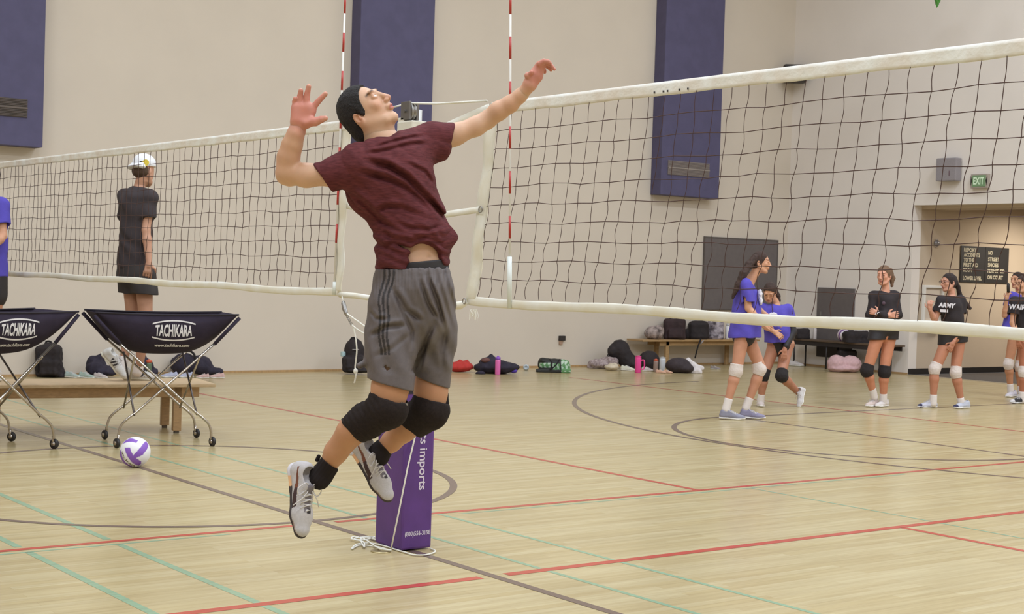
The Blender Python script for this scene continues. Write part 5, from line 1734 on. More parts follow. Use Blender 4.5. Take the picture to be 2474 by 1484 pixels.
# --- girl D, glasses, black tee
FD = Frame(17.5)
gd = thing('person', 'person with a long swinging ponytail and glasses in a black tee, legs apart', 'person', tuple(FD.W(2290, 990)))
J = dict(head=(2292, 683, .02), fwd=(-.93, -.05, .32), up=(.02, 1, .02), hs=.93, neck=(2299, 712, 0),
         sh=[(2276, 728, .08), (2320, 728, -.06)], el=[(2258, 772, .10), (2322, 778, -.02)], wr=[(2247, 750, .20), (2304, 826, .12)],
         hand=[((-.1, .85, .2), (.6, 0, -.6), .7, 1), ((-.5, -.9, .1), (0, 0, -1), .3, -1)],
         hip=[(2292, 815, .03), (2318, 815, -.05)], kn=[(2258, 895, .07), (2308, 898, .0)], an=[(2255, 960, .06), (2322, 968, -.04)])
HF_, q_, p_ = fig_body(FD, J, gd, skin=(206, 150, 126), leg=(186, 126, 98))
S = Solid(); shirt_solid(S, p_, J, .125, .125, (2303, 800, 0), .072, .62)
ts = soft('shirt', S, FD, .0055, M_blacktee, gd, cloth(.003, 46))
print_on('print', 'ARMY', .07, FD, 2288, 738, .175, -4, M_wprint, ts, .004, 8, .2)
b = MB(); c = FD.p(2281, 751, .158); V2 = [FD.w(c + np.array((x, y, x * -.4))) for x, y in ((-.052, -.013), (.052, -.020), (.052, .014), (-.052, .018))]
b.add(V2 + [v + .002 * FW for v in V2], [(0, 1, 2, 3), (7, 6, 5, 4)]); b.obj('print', M_wprint, ts)
S = Solid(); hair_cap(S, q_, HF_, .93); hr = soft('hair', S, FD, .0045, M_dbrown, gd, lambda X: .0015 * vnoise(X, 90))
ponytail(FD, gd, M_dbrown, [((2306, 672, -.03), .03), ((2314, 692, -.05), .024), ((2319, 715, -.08), .026), ((2332, 735, -.10), .034), ((2343, 745, -.10), .022)], hr)
g = MB()
for e in (-1, 1):
    c = q_(.104, e * .031, .012)
    pts = [FD.w(c + .021 * .93 * (math.cos(a) * HF_[1] + .8 * math.sin(a) * HF_[2])) for a in [2 * math.pi * k / 14 for k in range(15)]]
    g.tube(pts, .0022, 5, False)
    g.tube([FD.w(q_(.102, e * .05, .016)), FD.w(q_(0, e * .082, .012))], .0022, 5)
g.tube([FD.w(q_(.108, -.01, .014)), FD.w(q_(.108, .01, .014))], .002, 5)
g.obj('glasses', mat('glasses_frame', (60, 42, 44), rough=.3), gd, True)
S = Solid(); S.cone(FD.p(2294, 800, .03), FD.p(2316, 800, -.05), .122, .122, .02); S.cone(FD.p(2290, 808, .03), FD.p(2286, 834, .03), .110, .098, .02); S.cone(FD.p(2317, 808, -.05), FD.p(2316, 836, -.04), .108, .097, .02)
S.endcut(FD.p(2303, 830, 0), (.1, -1, 0), .3, .14)
soft('shorts', S, FD, .0055, M_spandex, gd)
kneepad(FD, gd, M_wpad, (2258, 892, .07), (2292, 815, .03), (2255, 960, .06), .066); kneepad(FD, gd, M_wpad, (2309, 901, .0), (2318, 815, -.05), (2322, 968, -.04), .066)
sock(FD, gd, (2255, 965, .06), (2258, 895, .07), .043, .075); sock(FD, gd, (2322, 972, -.04), (2308, 898, .0), .043, .075)
shoe(FD, grounded(FD, 2264, .02, .002), grounded(FD, 2214, .10, .002), (0, 1, 0), gd, .26, 1.1, cols=two((196, 194, 208), (52, 50, 84), .022), vox=.0048)
shoe(FD, grounded(FD, 2342, -.08, .002), grounded(FD, 2302, .06, .002), (0, 1, 0), gd, .26, 1.1, cols=two((196, 198, 212), (52, 50, 84), .022), vox=.0048)

# --- girl F drinking, behind, purple
FF = Frame(19.6)
gf = thing('person', 'person in purple mostly hidden at the right edge, drinking, hand raised to the mouth', 'person', tuple(FF.W(2448, 958)))
J = dict(head=(2458, 678, .0), fwd=(-.85, .0, .5), up=(0, 1, 0), hs=.93, neck=(2462, 706, 0),
         sh=[(2442, 718, .06), (2486, 720, -.06)], el=[(2427, 762, .10), (2492, 765, 0)], wr=[(2432, 724, .18), (2480, 800, .1)],
         hand=[((.15, .95, .1), (.7, 0, -.4), .8, 1), ((-.2, -1, 0), (0, 0, -1), .3, -1)],
         hip=[(2452, 805, .03), (2478, 805, -.05)], kn=[(2437, 878, .05), (2462, 884, .0)], an=[(2441, 938, .0), (2466, 944, -.05)])
HF_, q_, p_ = fig_body(FF, J, gf, s=.95)
S = Solid(); shirt_solid(S, p_, J, .125, .155, (2462, 806, 0), .07, .5); S.cone(FF.p(2448, 740, 0), FF.p(2440, 800, .02), .10, .10, .04)
S.endcut(FF.p(2460, 808, 0), (0, -1, 0), .3, .14)
soft('shirt', S, FF, .006, M_pur, gf, cloth())
S = Solid(); hair_cap(S, q_, HF_, .93); soft('hair', S, FF, .005, M_dbrown, gf)
band_on(FF, gf, 'shorts', M_spandex, [((2464, 806, 0), .12), ((2464, 818, 0), .115)])
kneepad(FF, gf, M_wpad, (2436, 881, .05), (2452, 805, 0), (2441, 938, 0), .062); kneepad(FF, gf, M_wpad, (2463, 886, .0), (2478, 805, 0), (2466, 944, -.05), .062)
sock(FF, gf, (2441, 938, 0), (2437, 878, .05), .042, .08); sock(FF, gf, (2466, 942, -.05), (2462, 884, 0), .042, .08)
shoe(FF, grounded(FF, 2455, -.06, .002), grounded(FF, 2432, .10, .002), (0, 1, -.1), gf, .25, 1.1, cols=plain((210, 202, 210)), vox=.005)
shoe(FF, grounded(FF, 2480, -.10, .002), grounded(FF, 2462, .08, .002), (0, 1, -.1), gf, .25, 1.1, cols=plain((210, 202, 210)), vox=.005)
bt_ = MB(); bt_.lathe([(.02, 0), (.02, .1), (.008, .12)], FF.W(2436, 706, .19), np.stack([RT, -FW, UP], 1) @ rotz(0), 14)
single('water_bottle', 'dark drinking bottle held to the mouth by the person in purple at the right edge', 'bottle', bt_.V, bt_.F, M_blk)

# --- girl E in front, black tee with white word
FE = Frame(18.6)
ge = thing('person', 'person at the right edge in a black tee with a white word, wearing glasses', 'person', tuple(FE.W(2460, 978)))
J = dict(head=(2472, 688, .0), fwd=(-.92, -.02, .35), up=(0, 1, 0), hs=.96, neck=(2478, 716, 0),
         sh=[(2452, 730, .10), (2502, 730, -.06)], el=[(2446, 780, .14), (2512, 780, 0)], wr=[(2460, 818, .18), (2500, 818, .1)],
         hand=[((.1, -1, .1), (.5, 0, -.6), .3, 1), ((-.2, -1, 0), (0, 0, -1), .3, -1)],
         hip=[(2474, 808, .03), (2500, 808, -.05)], kn=[(2474, 898, .06), (2502, 896, .0)], an=[(2470, 958, .04), (2506, 964, -.05)])
HF_, q_, p_ = fig_body(FE, J, ge, s=.97, leg=(176, 112, 84))
S = Solid(); shirt_solid(S, p_, J, .13, .145, (2476, 812, 0), .075, .6)
ts = soft('shirt', S, FE, .0055, M_blacktee, ge, cloth(.003, 46))
print_on('print', 'WAIR', .085, FE, 2458, 742, .215, -2, M_wprint, ts, .003, 10, .15)
S = Solid(); hair_cap(S, q_, HF_, .96); soft('hair', S, FE, .005, M_brown, ge)
b = MB()
for e in (-1, 1):
    c = q_(.104, e * .031, .012)
    b.tube([FE.w(c + .021 * (math.cos(a) * HF_[1] + .8 * math.sin(a) * HF_[2])) for a in [2 * math.pi * k / 14 for k in range(15)]], .0022, 5, False)
b.obj('glasses', MATS['glasses_frame'], ge, True)
band_on(FE, ge, 'shorts', M_spandex, [((2486, 808, 0), .13), ((2486, 826, 0), .125)])
kneepad(FE, ge, M_wpad, (2474, 900, .06), (2474, 808, 0), (2470, 958, .04), .066); kneepad(FE, ge, M_wpad, (2502, 896, .0), (2500, 808, 0), (2506, 964, -.05), .066)
sock(FE, ge, (2470, 958, .04), (2474, 898, .06), .044, .08); sock(FE, ge, (2506, 962, -.05), (2502, 896, 0), .044, .08)
shoe(FE, grounded(FE, 2482, .0, .002), grounded(FE, 2434, .12, .002), (.1, 1, 0), ge, .27, 1.1, cols=two((40, 36, 40), (214, 208, 208), .02), vox=.0048)
shoe(FE, grounded(FE, 2520, -.08, .002), grounded(FE, 2486, .08, .002), (.1, 1, 0), ge, .27, 1.1, cols=two((40, 36, 40), (214, 208, 208), .02), vox=.0048)

# --- man in the white cap on the bench, seen from behind
FM = Frame(12.62)
gm = thing('person', 'person in a backwards white cap and black tee standing on the long bench', 'person', tuple(FM.W(295, 916, 0)))
J = dict(head=(349, 415, .0), fwd=(.42, -.22, -.88), up=(.04, .97, -.20), hs=1.02, neck=(338, 447, .02),
         sh=[(304, 476, -.02), (361, 478, .08)], el=[(302, 560, -.14), (353, 556, .12)], wr=[(318, 630, -.20), (360, 634, .14)],
         hand=[((.2, -1, -.1), (0, 0, -1), .3, 1), ((-.12, -1, .05), (-.3, 0, -1), .25, 1)],
         hip=[(316, 660, -.04), (346, 662, .04)], kn=[(322, 768, -.04), (352, 766, .06)], an=[(299, 868, .02), (337, 878, .02)])
HF_, q_, p_ = fig_body(FM, J, gm, skin=(196, 148, 122), leg=(178, 132, 106), s=1.02, face=False)
S = Solid()
sh_ = [p_(q) for q in J['sh']]; mid = (sh_[0] + sh_[1]) / 2
S.cone(FM.p(361, 478, .08), FM.p(358, 522, .10), .066, .066, .02); S.endcut(FM.p(357, 524, .10), (-.05, -1, 0), .1, .05)
S.cone(FM.p(304, 476, -.02), FM.p(303, 520, -.10), .066, .066, .02)
S.cone(sh_[0], sh_[1], .068, .068, .04)
S.cone(mid + (0, -.06, 0), FM.p(328, 560, .02), .150, .125, .05); S.cone(FM.p(328, 560, .02), FM.p(322, 636, 0), .125, .140, .04)
S.endcut(FM.p(322, 646, 0), (.05, -1, 0), .3, .1)
ts = soft('shirt', S, FM, .005, mat('charcoal_tee', (58, 50, 52), rough=.9, noise=.15, nscale=10, bump=.15, bscale=60), gm, lambda X: .004 * np.sin((X @ unit((.5, .8, .2))) * 42 + 2.5 * vnoise(X, 9)) + .003 * vnoise(X, 18, 3))
S = Solid(); S.cone(FM.p(324, 645, 0), FM.p(326, 665, 0), .140, .150, .02); S.cone(FM.p(316, 668, -.04), FM.p(318, 720, -.04), .115, .112, .03); S.cone(FM.p(346, 668, .04), FM.p(350, 720, .06), .112, .110, .03)
S.cut(FM.p(325, 640, 0), (0, 1, 0)); S.endcut(FM.p(330, 710, 0), (-.05, -1, 0), .3, .1)
soft('shorts', S, FM, .005, mat('black_shorts', (52, 46, 44), rough=.85, noise=.15, nscale=12), gm, cloth(.004, 36))
# cap
S = Solid(); S.ell(q_(-.010, 0, .062), np.array((.112, .092, .090)) * 1.0, HF_, .01)
S.cut(q_(0, 0, .038) + 0, -HF_[2] + HF_[0] * .25)
cp_ = soft('cap', S, FM, .004, mat('white_cap', (226, 226, 228), rough=.8), gm)
S = Solid(); S.ell(q_(-.110, 0, .006), np.array((.052, .088, .024)), HF_ , .01); S.cone(q_(-.09, -.05, .030), q_(-.09, .05, .030), .026, .026, .02)
S.ell(q_(-.115, 0, -.026), np.array((.085, .076, .026)), HF_, .01, 's')
soft('cap_brim', S, FM, .004, MATS['white_cap'], cp_)
# badge: black bird head and yellow patch
b = MB(); 
def badge(cx_, cy_, ax_, ay_, m, nm, pts=None):
    n = 20; V = []
    for k in range(n):
        a = 2 * math.pi * k / n
        x, y = cx_ + ax_ * math.cos(a), cy_ + ay_ * math.sin(a)
        V.append(FM.W(x, y, .114 - .05 * ((x - 348) / 28) ** 2))
    return raw(nm, V, [tuple(range(n))], m, cp_, False)
badge(352, 393, 8.2, 8.0, mat('yellow_patch', (214, 190, 66), rough=.8), 'badge')
badge(341.5, 393, 5.5, 4.2, M_blk, 'badge')
badge(342.5, 396.5, 3.4, 2.6, MATS['white_cap'], 'badge')
S = Solid(); S.ell(q_(-.05, 0, -.01), np.array((.068, .075, .06)), HF_, .01); S.cut(q_(0, 0, .03), HF_[2]); S.cut(q_(-.02, 0, 0), HF_[0])
soft('hair', S, FM, .0045, mat('cropped_hair', (86, 66, 50), rough=.9, noise=.4, nscale=150), gm)
mshoe = lambda X: (lambda C: C)(np.where((((np.abs(X[:, 1]) > .02) & (np.abs((X[:, 0] - X[:, 2] * .5 - .10) % .028 - .014) > .006) & (X[:, 0] > .10) & (X[:, 0] < .17) & (X[:, 2] > .03) & (X[:, 2] < .075)))[:, None], np.array(lin((58, 52, 54))), np.array(lin((216, 212, 206)))))
shoe(FM, FM.p(243, 854, .10), FM.p(304, 923, .10), (.72, .62, .3), gm, .30, 1.05, cols=mshoe, vox=.0042, colsole=plain((214, 208, 190)))
shoe(FM, grounded(FM, 296, -.02, .421), grounded(FM, 366, -.10, .421), (0, 1, .1), gm, .30, 1.05, cols=mshoe, vox=.0042, colsole=plain((214, 208, 190)))
for an, kn in (((296, 874, .05), (322, 768, -.04)), ((334, 884, .0), (352, 766, .06))):
    sock(FM, gm, an, kn, .046, .06)

# --- person in purple at the left edge, also up on the bench
FL = Frame(12.2)
gl = thing('person', 'person in a purple tee almost wholly outside the left edge, one shoulder showing', 'person', tuple(FL.W(-30, 923, 0)))
J = dict(head=(-28, 425, 0), fwd=(-.3, -.1, .9), up=(0, 1, 0), hs=1.0, neck=(-28, 455, 0),
         sh=[(-55, 490, .0), (2, 498, .06)], el=[(-70, 560, .0), (6, 570, .10)], wr=[(-60, 630, .1), (-18, 600, .2)],
         hand=[((.2, -1, 0), (0, 0, -1), .3, 1), ((-1, 0, .2), (0, 0, -1), .3, 1)],
         hip=[(-42, 660, 0), (-12, 660, 0)], kn=[(-44, 780, .02), (-14, 780, .02)], an=[(-46, 885, 0), (-14, 885, 0)])
HF_, q_, p_ = fig_body(FL, J, gl, s=1.0)
S = Solid(); shirt_solid(S, p_, J, .14, .15, (-28, 668, 0), .072, .62)
soft('shirt', S, FL, .0055, M_pur, gl, cloth(.004, 30))
S = Solid(); hair_cap(S, q_, HF_, 1.0); soft('hair', S, FL, .005, M_dbrown, gl)
band_on(FL, gl, 'shorts', mat('black_shorts', (40, 40, 40)), [((-28, 668, 0), .15), ((-28, 710, 0), .15)])
shoe(FL, grounded(FL, -42, -.10, .421), grounded(FL, -50, .14, .421), (0, 1, 0), gl, .28, 1.05, cols=plain((210, 206, 204)), vox=.005)
shoe(FL, grounded(FL, -16, -.10, .421), grounded(FL, -8, .14, .421), (0, 1, 0), gl, .28, 1.05, cols=plain((210, 206, 204)), vox=.005)
# ------------------------------------------------------------------ bags, bottles, shoes and clothes along the walls
def blob(name, label, cat, x, y, m, build, vox=.007, disp=None, group=None, D=None, colf=None, parts=None):
    """thing standing on the floor where pixel row y meets it; build(S, F) uses photo coordinates"""
    D = D or dist(floor_at(x, y))
    fr = Frame(D)
    t = thing(name, label, cat, tuple(fr.W(x, y)), group)
    S = Solid(); build(S, fr)
    V, F = S.mesh(vox, disp); W = fr.w(V); W[:, 2] = np.maximum(W[:, 2], 0.002)
    o = raw('body' if parts is None else parts, W, F, m, t, True, colf(V) if colf else None)
    return t, fr, o
wr_ = lambda a=.008, f=18: (lambda X: a * vnoise(X, f) + a * .5 * vnoise(X, f * 2.7, 3))
M_bag = mat('black_nylon', (42, 34, 36), rough=.8, noise=.3, nscale=12, bump=.3, bscale=60)
M_bag2 = mat('maroon_black_nylon', (56, 38, 40), rough=.8, noise=.3, nscale=12, bump=.3, bscale=60)
M_navy = mat('navy_cloth', (48, 42, 58), rough=.85, noise=.3, nscale=14, bump=.4, bscale=40)
M_ora = mat('orange_cap', (206, 92, 62), rough=.5)
M_strap = mat('bag_strap', (30, 26, 28), rough=.9)
def R_m(fr, a): return a * fr.s
def bottle(label, x, y, h, r, mb, mc, D=None, handle=None, caph=.18):
    D = D or dist(floor_at(x, y)); fr = Frame(D)
    base = fr.W(x, y); base[2] = max(base[2], 0.0)
    t = thing('water_bottle', label, 'bottle', tuple(base))
    H = h * fr.s; r = r * fr.s
    MB().lathe([(r * .92, .001), (r, .008), (r, H * (1 - caph) - .02), (r * .9, H * (1 - caph))], base, n=20).obj('flask', mb, t, True)
    MB().lathe([(r * .95, H * (1 - caph)), (r * .98, H * (1 - caph * .35)), (r * .5, H * (1 - caph * .3)), (r * .35, H)], base, n=20).obj('lid', mc, t, True)
    if handle:
        MB().tube(smooth_path([base + RT * r * .9 + (0, 0, H * .72), base + RT * r * 1.9 + (0, 0, H * .70), base + RT * r * 1.95 + (0, 0, H * .25), base + RT * r * .9 + (0, 0, H * .2)], 5), r * .22, 8).obj('handle', mb, t, True)
    return t
def floor_shoe(label, x, y, xl, m_col, group=None, D=None, sole=(226, 222, 214), L=.26, dz=.04):
    """shoe lying along the floor from pixel x to xl at row y"""
    D = D or dist(floor_at((x + xl) / 2, y)); fr = Frame(D)
    ORG[0] = np.zeros(3)
    t = thing('shoe', label, 'shoe', tuple(fr.W((x + xl) / 2, y)), group)
    a, b = grounded(fr, x, 0, .001), grounded(fr, xl, dz, .001)
    o, M_, q_ = shoe(fr, a, b, (0, 1, 0), t, min(L, np.linalg.norm(b - a) * 1.02 + .02), 1.0, cols=plain(m_col), vox=.005, colsole=plain(sole))
    return t

# behind the left bench
t, fr, o = blob('backpack', 'black backpack standing by the wall between the two ball carts', 'backpack', 118, 911, M_bag, lambda S, f: (
    S.rbox(f.p(118, 873, 0), (R_m(f, 30), R_m(f, 38), .11), .05, None, .02), S.ell(f.p(120, 842, 0), (R_m(f, 22), R_m(f, 14), .09), None, .03), S.rbox(f.p(118, 888, .11), (R_m(f, 22), R_m(f, 18), .05), .03, None, .02), S.cone(f.p(146, 880, 0), f.p(150, 908, 0), .03, .045, .03)), disp=wr_())
MB().tube(smooth_path([fr.W(108, 836, .02), fr.W(112, 826, .02), fr.W(122, 826, .02), fr.W(126, 835, .02)]), .012, 8).obj('handle', M_strap, t, True)
MB().tube(smooth_path([fr.W(94, 850, .10), fr.W(90, 880, .12), fr.W(94, 905, .08)]), .016, 8).obj('strap', M_strap, t, True)
bottle('dark water bottle with orange lid beside the backpack, left of the capped man', 173, 905, 44, 8.5, mat('dark_bottle', (68, 58, 62), rough=.4, noise=.5, nscale=40), M_ora)
for i, (a, b, c) in enumerate(((156, 190, (176, 190, 184)), (190, 224, (168, 186, 176)))):
    floor_shoe(('pale mint shoe nearest the black backpack', 'pale mint shoe left of the dark crumpled jacket')[i], a, 913 if i == 0 else 914, b, c)
t, fr, o = blob('jacket', 'dark crumpled jacket on the floor behind the bench, left of the capped man', 'jacket', 238, 912, M_navy, lambda S, f: (
    S.ell(f.p(232, 888, 0), (R_m(f, 24), R_m(f, 20), .12), None, .03), S.cone(f.p(222, 872, 0), f.p(252, 858, 0), .06, .04, .04), S.ell(f.p(258, 898, 0), (R_m(f, 26), R_m(f, 12), .12), None, .03)), disp=wr_(.02, 12))
floor_shoe('white shoe with dark trim half hidden by the capped man\'s raised heel', 226, 914, 256, (206, 194, 190))
t, fr, o = blob('bag', 'dark drawstring bag with a black strap behind the capped man\'s ankles', 'bag', 352, 911, M_navy, lambda S, f: (
    S.ell(f.p(350, 888, 0), (R_m(f, 22), R_m(f, 22), .10), None, .03), S.cone(f.p(328, 870, 0), f.p(346, 862, 0), .03, .03, .03), S.ell(f.p(370, 900, 0), (R_m(f, 10), R_m(f, 10), .08), None, .03)), disp=wr_(.014, 14))
bottle('green water bottle with orange lid under the right ball cart', 359, 912, 44, 7.5, mat('green_bottle', (92, 108, 84), rough=.4), M_ora)
for i, (a, b) in enumerate(((392, 430), (432, 468))):
    floor_shoe(('pale blue shoe under the right ball cart, left one of the pair', 'pale blue shoe under the right ball cart, right one of the pair')[i], b, 913, a, (186, 190, 214))
t, fr, o = blob('bag', 'large navy duffel bag slumped by the wall under the right ball cart', 'bag', 462, 907, M_navy, lambda S, f: (
    S.ell(f.p(445, 880, 0), (R_m(f, 32), R_m(f, 27), .16), None, .04), S.ell(f.p(485, 882, 0), (R_m(f, 26), R_m(f, 24), .15), None, .04), S.cone(f.p(500, 895, 0), f.p(535, 899, 0), .06, .03, .04)), disp=wr_(.016, 11))
MB().tube(smooth_path([fr.W(440, 858, .05), fr.W(455, 848, .08), fr.W(468, 855, .08), fr.W(472, 868, .1)]), .014, 8).obj('handle', M_strap, t, True)
for i, (a, b) in enumerate(((506, 478), (543, 510))):
    floor_shoe(('pale pink shoe on the floor by the end of the bench, left one', 'pale pink shoe on the floor by the end of the bench, right one')[i], a, 914, b, (214, 178, 172))

# between the post and the right
t, fr, o = blob('backpack', 'black backpack leaning on the wall behind the hanging rope', 'backpack', 856, 904, M_bag, lambda S, f: (
    S.ell(f.p(856, 850, 0), (R_m(f, 25), R_m(f, 32), .12), None, .03), S.rbox(f.p(856, 880, .02), (R_m(f, 28), R_m(f, 20), .13), .05, None, .03), S.rbox(f.p(855, 878, .13), (R_m(f, 20), R_m(f, 14), .05), .03, None, .02), S.ell(f.p(868, 895, .1), (R_m(f, 30), R_m(f, 6), .12), None, .02)), disp=wr_(.006))
MB().tube(smooth_path([fr.W(846, 824, .02), fr.W(850, 817, .02), fr.W(860, 817, .02), fr.W(864, 824, .02)]), .012, 8).obj('handle', M_strap, t, True)
MB().bbox((-.03, -.03, 0), (.03, .03, .07), .015, None, fr.W(829, 862, .05)).obj('side_bottle', mat('pale_blue_plastic', (178, 204, 206), rough=.4), t)
MB().bbox((-.05, -.006, 0), (.05, .006, .012), .003, None, fr.W(859, 846, .13)).obj('badge', mat('badge_grey', (150, 146, 142)), t)
blob('bag', 'red cloth bag crumpled on the floor right of the player\'s leg', 'bag', 1115, 899, mat('red_cloth', (196, 56, 50), rough=.8, noise=.2, nscale=12, bump=.4, bscale=30), lambda S, f: (
    S.ell(f.p(1112, 886, 0), (R_m(f, 30), R_m(f, 13), .14), None, .03), S.cone(f.p(1112, 882, 0), f.p(1112, 872, 0), .06, .02, .05), S.cone(f.p(1126, 880, 0), f.p(1130, 871, 0), .04, .015, .04)), disp=wr_(.012, 14))
blob('jacket', 'heap of navy clothes on the floor with a brown patch on top', 'clothes', 1200, 903, M_navy, lambda S, f: (
    S.ell(f.p(1200, 888, 0), (R_m(f, 56), R_m(f, 15), .2), None, .04), S.ell(f.p(1185, 875, 0), (R_m(f, 24), R_m(f, 12), .14), None, .04), S.ell(f.p(1160, 902, .2), (R_m(f, 12), R_m(f, 6), .06), None, .02), S.cone(f.p(1190, 868, 0), f.p(1187, 862, 0), .04, .03, .03)), disp=wr_(.014, 12),
    colf=None)
blob('cap', 'brown hat lying on top of the navy heap of clothes', 'hat', 1174, 880, mat('brown_felt', (116, 78, 72), rough=.9, noise=.3), lambda S, f: (S.ell(f.p(1174, 871, .10), (R_m(f, 12), R_m(f, 6), .06), None, .02),), D=dist(floor_at(1200, 903)))
bottle('tall pink water bottle with purple lid in front of the navy heap', 1202, 906, 46, 6.5, mat('pink_bottle', (222, 108, 176), rough=.35), mat('purple_lid', (140, 84, 190), rough=.4), caph=.2)
blob('pouch', 'small bright violet pouch beside the navy heap', 'pouch', 1241, 903, mat('violet_cloth', (86, 60, 168), rough=.6), lambda S, f: (S.ell(f.p(1241, 896, .15), (R_m(f, 9), R_m(f, 6), .06), None, .02), S.cone(f.p(1235, 888, .15), f.p(1231, 882, .15), .02, .01, .02)))
blob('tape_roll', 'small pale blue roll standing on the floor by the wall', 'roll', 1271, 895, mat('pale_blue_roll', (190, 198, 204), rough=.5), lambda S, f: (S.ell(f.p(1271, 888, 0), (R_m(f, 7.5), R_m(f, 7.5), .04), None, .01), S.ell(f.p(1271, 888, .04), (R_m(f, 4), R_m(f, 4), .03), None, .005, 's')), vox=.004)
def duf(V, fr=Frame(dist(floor_at(1337, 899)))):
    X = 1237 + V[:, 0] / fr.s
    C = np.tile(np.array(lin((36, 36, 34))), (len(V), 1))
    Y = 742 - V[:, 1] / fr.s
    g = ((Y > 876) & (X > 1303) & (X < 1330) & (Y < 888)) | ((X > 1355) & (Y > 868)) | ((X > 1334) & (X < 1352) & (Y > 878) & (Y < 892))
    n = vnoise(V, 60) > -.2
    C[g & n] = np.array(lin((92, 140, 88)))
    C[g & ~n] = np.array(lin((188, 206, 186)))
    return C
t, fr, o = blob('bag', 'black and green duffel bag on the floor below the wall outlet', 'bag', 1337, 899, mat('duffel_cloth', (60, 90, 60), rough=.6, vcol=True, bump=.3, bscale=40), lambda S, f: (
    S.cone(f.p(1315, 881, 0), f.p(1362, 884, 0), R_m(f, 16), R_m(f, 16), .02), S.ell(f.p(1312, 872, 0), (R_m(f, 10), R_m(f, 8), .1), None, .02), S.rbox(f.p(1337, 896, .05), (R_m(f, 42), R_m(f, 5), .14), .02, None, .01)), disp=wr_(.006, 14), colf=duf)
MB().tube(smooth_path([fr.W(1328, 868, .16), fr.W(1334, 880, .2), fr.W(1330, 893, .2), fr.W(1345, 880, .2), fr.W(1352, 868, .16)]), .010, 6).obj('strap', M_strap, t, True)

# heap left of the wooden bench
M_fl = mat('grey_pink_blanket', (182, 166, 164), rough=.95, noise=.3, nscale=30, rgb2=(130, 112, 112), bump=.5, bscale=60)
blob('blanket', 'grey and pink patterned blanket crumpled by the wall', 'blanket', 1455, 890, M_fl, lambda S, f: (
    S.ell(f.p(1452, 880, 0), (R_m(f, 32), R_m(f, 12), .18), None, .03), S.ell(f.p(1475, 872, 0), (R_m(f, 20), R_m(f, 10), .14), None, .03), S.cone(f.p(1425, 888, .05), f.p(1440, 884, .05), .04, .06, .03)), disp=wr_(.022, 14))
blob('towel', 'cream towel crumpled in front of the patterned blanket', 'towel', 1480, 894, mat('cream_towel', (214, 200, 176), rough=.95, noise=.15, nscale=20, bump=.5, bscale=50), lambda S, f: (
    S.ell(f.p(1478, 887, .1), (R_m(f, 18), R_m(f, 9), .12), None, .03),), disp=wr_(.016, 16))
t, fr, o = blob('backpack', 'tall black backpack slumped left of the pink tumbler', 'backpack', 1510, 891, M_bag, lambda S, f: (
    S.cone(f.p(1495, 845, 0), f.p(1520, 876, 0), R_m(f, 22), R_m(f, 21), .04), S.ell(f.p(1500, 838, 0), (R_m(f, 18), R_m(f, 17), .12), None, .03), S.ell(f.p(1480, 850, .05), (R_m(f, 11), R_m(f, 14), .10), None, .03), S.ell(f.p(1530, 878, .05), (R_m(f, 12), R_m(f, 14), .10), None, .03)), disp=wr_(.01, 14))
MB().tube(smooth_path([fr.W(1478, 856, .1), fr.W(1468, 858, .1), fr.W(1474, 864, .1)]), .010, 6).obj('strap', M_strap, t, True)
floor_shoe('white sneaker left of the pink tumbler', 1499, 896, 1531, (224, 222, 204))
bottle('tall pink tumbler with handle standing on the boards', 1541, 901, 42, 7.5, mat('hot_pink', (232, 74, 150), rough=.35), mat('hot_pink', (232, 74, 150)), handle=True, caph=.08)
blob('bag', 'black rounded bag right behind the pink tumbler', 'bag', 1568, 893, M_bag, lambda S, f: (
    S.ell(f.p(1568, 872, 0), (R_m(f, 25), R_m(f, 25), .14), None, .03), S.ell(f.p(1585, 884, 0), (R_m(f, 12), R_m(f, 14), .12), None, .03)), disp=wr_(.008, 14))
floor_shoe('white shoe with red heel right of the pink tumbler', 1550, 897, 1576, (226, 216, 216))
bottle('clear drink bottle with orange cap right of the black rounded bag', 1584, 899, 32, 6, mat('clear_brown_bottle', (150, 128, 118), rough=.25), M_ora, caph=.15)
bottle('pale frosted cup with lid beside the clear drink bottle', 1600, 896, 34, 7.5, mat('frosted_cup', (208, 210, 214), rough=.4), mat('cup_lid', (170, 168, 166), rough=.4), caph=.1)
for i, (a, b) in enumerate(((1584, 1606), (1602, 1622))):
    floor_shoe(('peach sandal in front of the frosted cup', 'peach sandal left of the big dark bag')[i], a, 902, b, (220, 176, 150), sole=(200, 160, 136))
blob('bag', 'big dark grey bag on the floor with a white towel spilling out', 'bag', 1640, 901, mat('dark_grey_nylon', (58, 48, 52), rough=.8, noise=.2, bump=.3, bscale=30), lambda S, f: (
    S.ell(f.p(1638, 883, 0), (R_m(f, 30), R_m(f, 19), .18), None, .03), S.ell(f.p(1656, 890, .03), (R_m(f, 20), R_m(f, 12), .16), None, .03)), disp=wr_(.006, 12))
blob('towel', 'white towel spilling from the big dark grey bag', 'towel', 1680, 901, mat('white_towel', (222, 214, 214), rough=.95, bump=.4, bscale=40), lambda S, f: (
    S.cone(f.p(1664, 872, .1), f.p(1680, 892, .12), .05, .07, .03), S.cone(f.p(1680, 892, .12), f.p(1697, 890, .05), .06, .03, .03), S.cone(f.p(1676, 898, .14), f.p(1690, 899, .14), .05, .04, .03)), disp=wr_(.012, 18))
floor_shoe('grey and white shoe alone on the floor under the wooden bench', 1716, 893, 1738, (150, 140, 138))
floor_shoe('white shoe on the floor behind the person bending forward', 1905, 885, 1942, (210, 200, 196), L=.26)

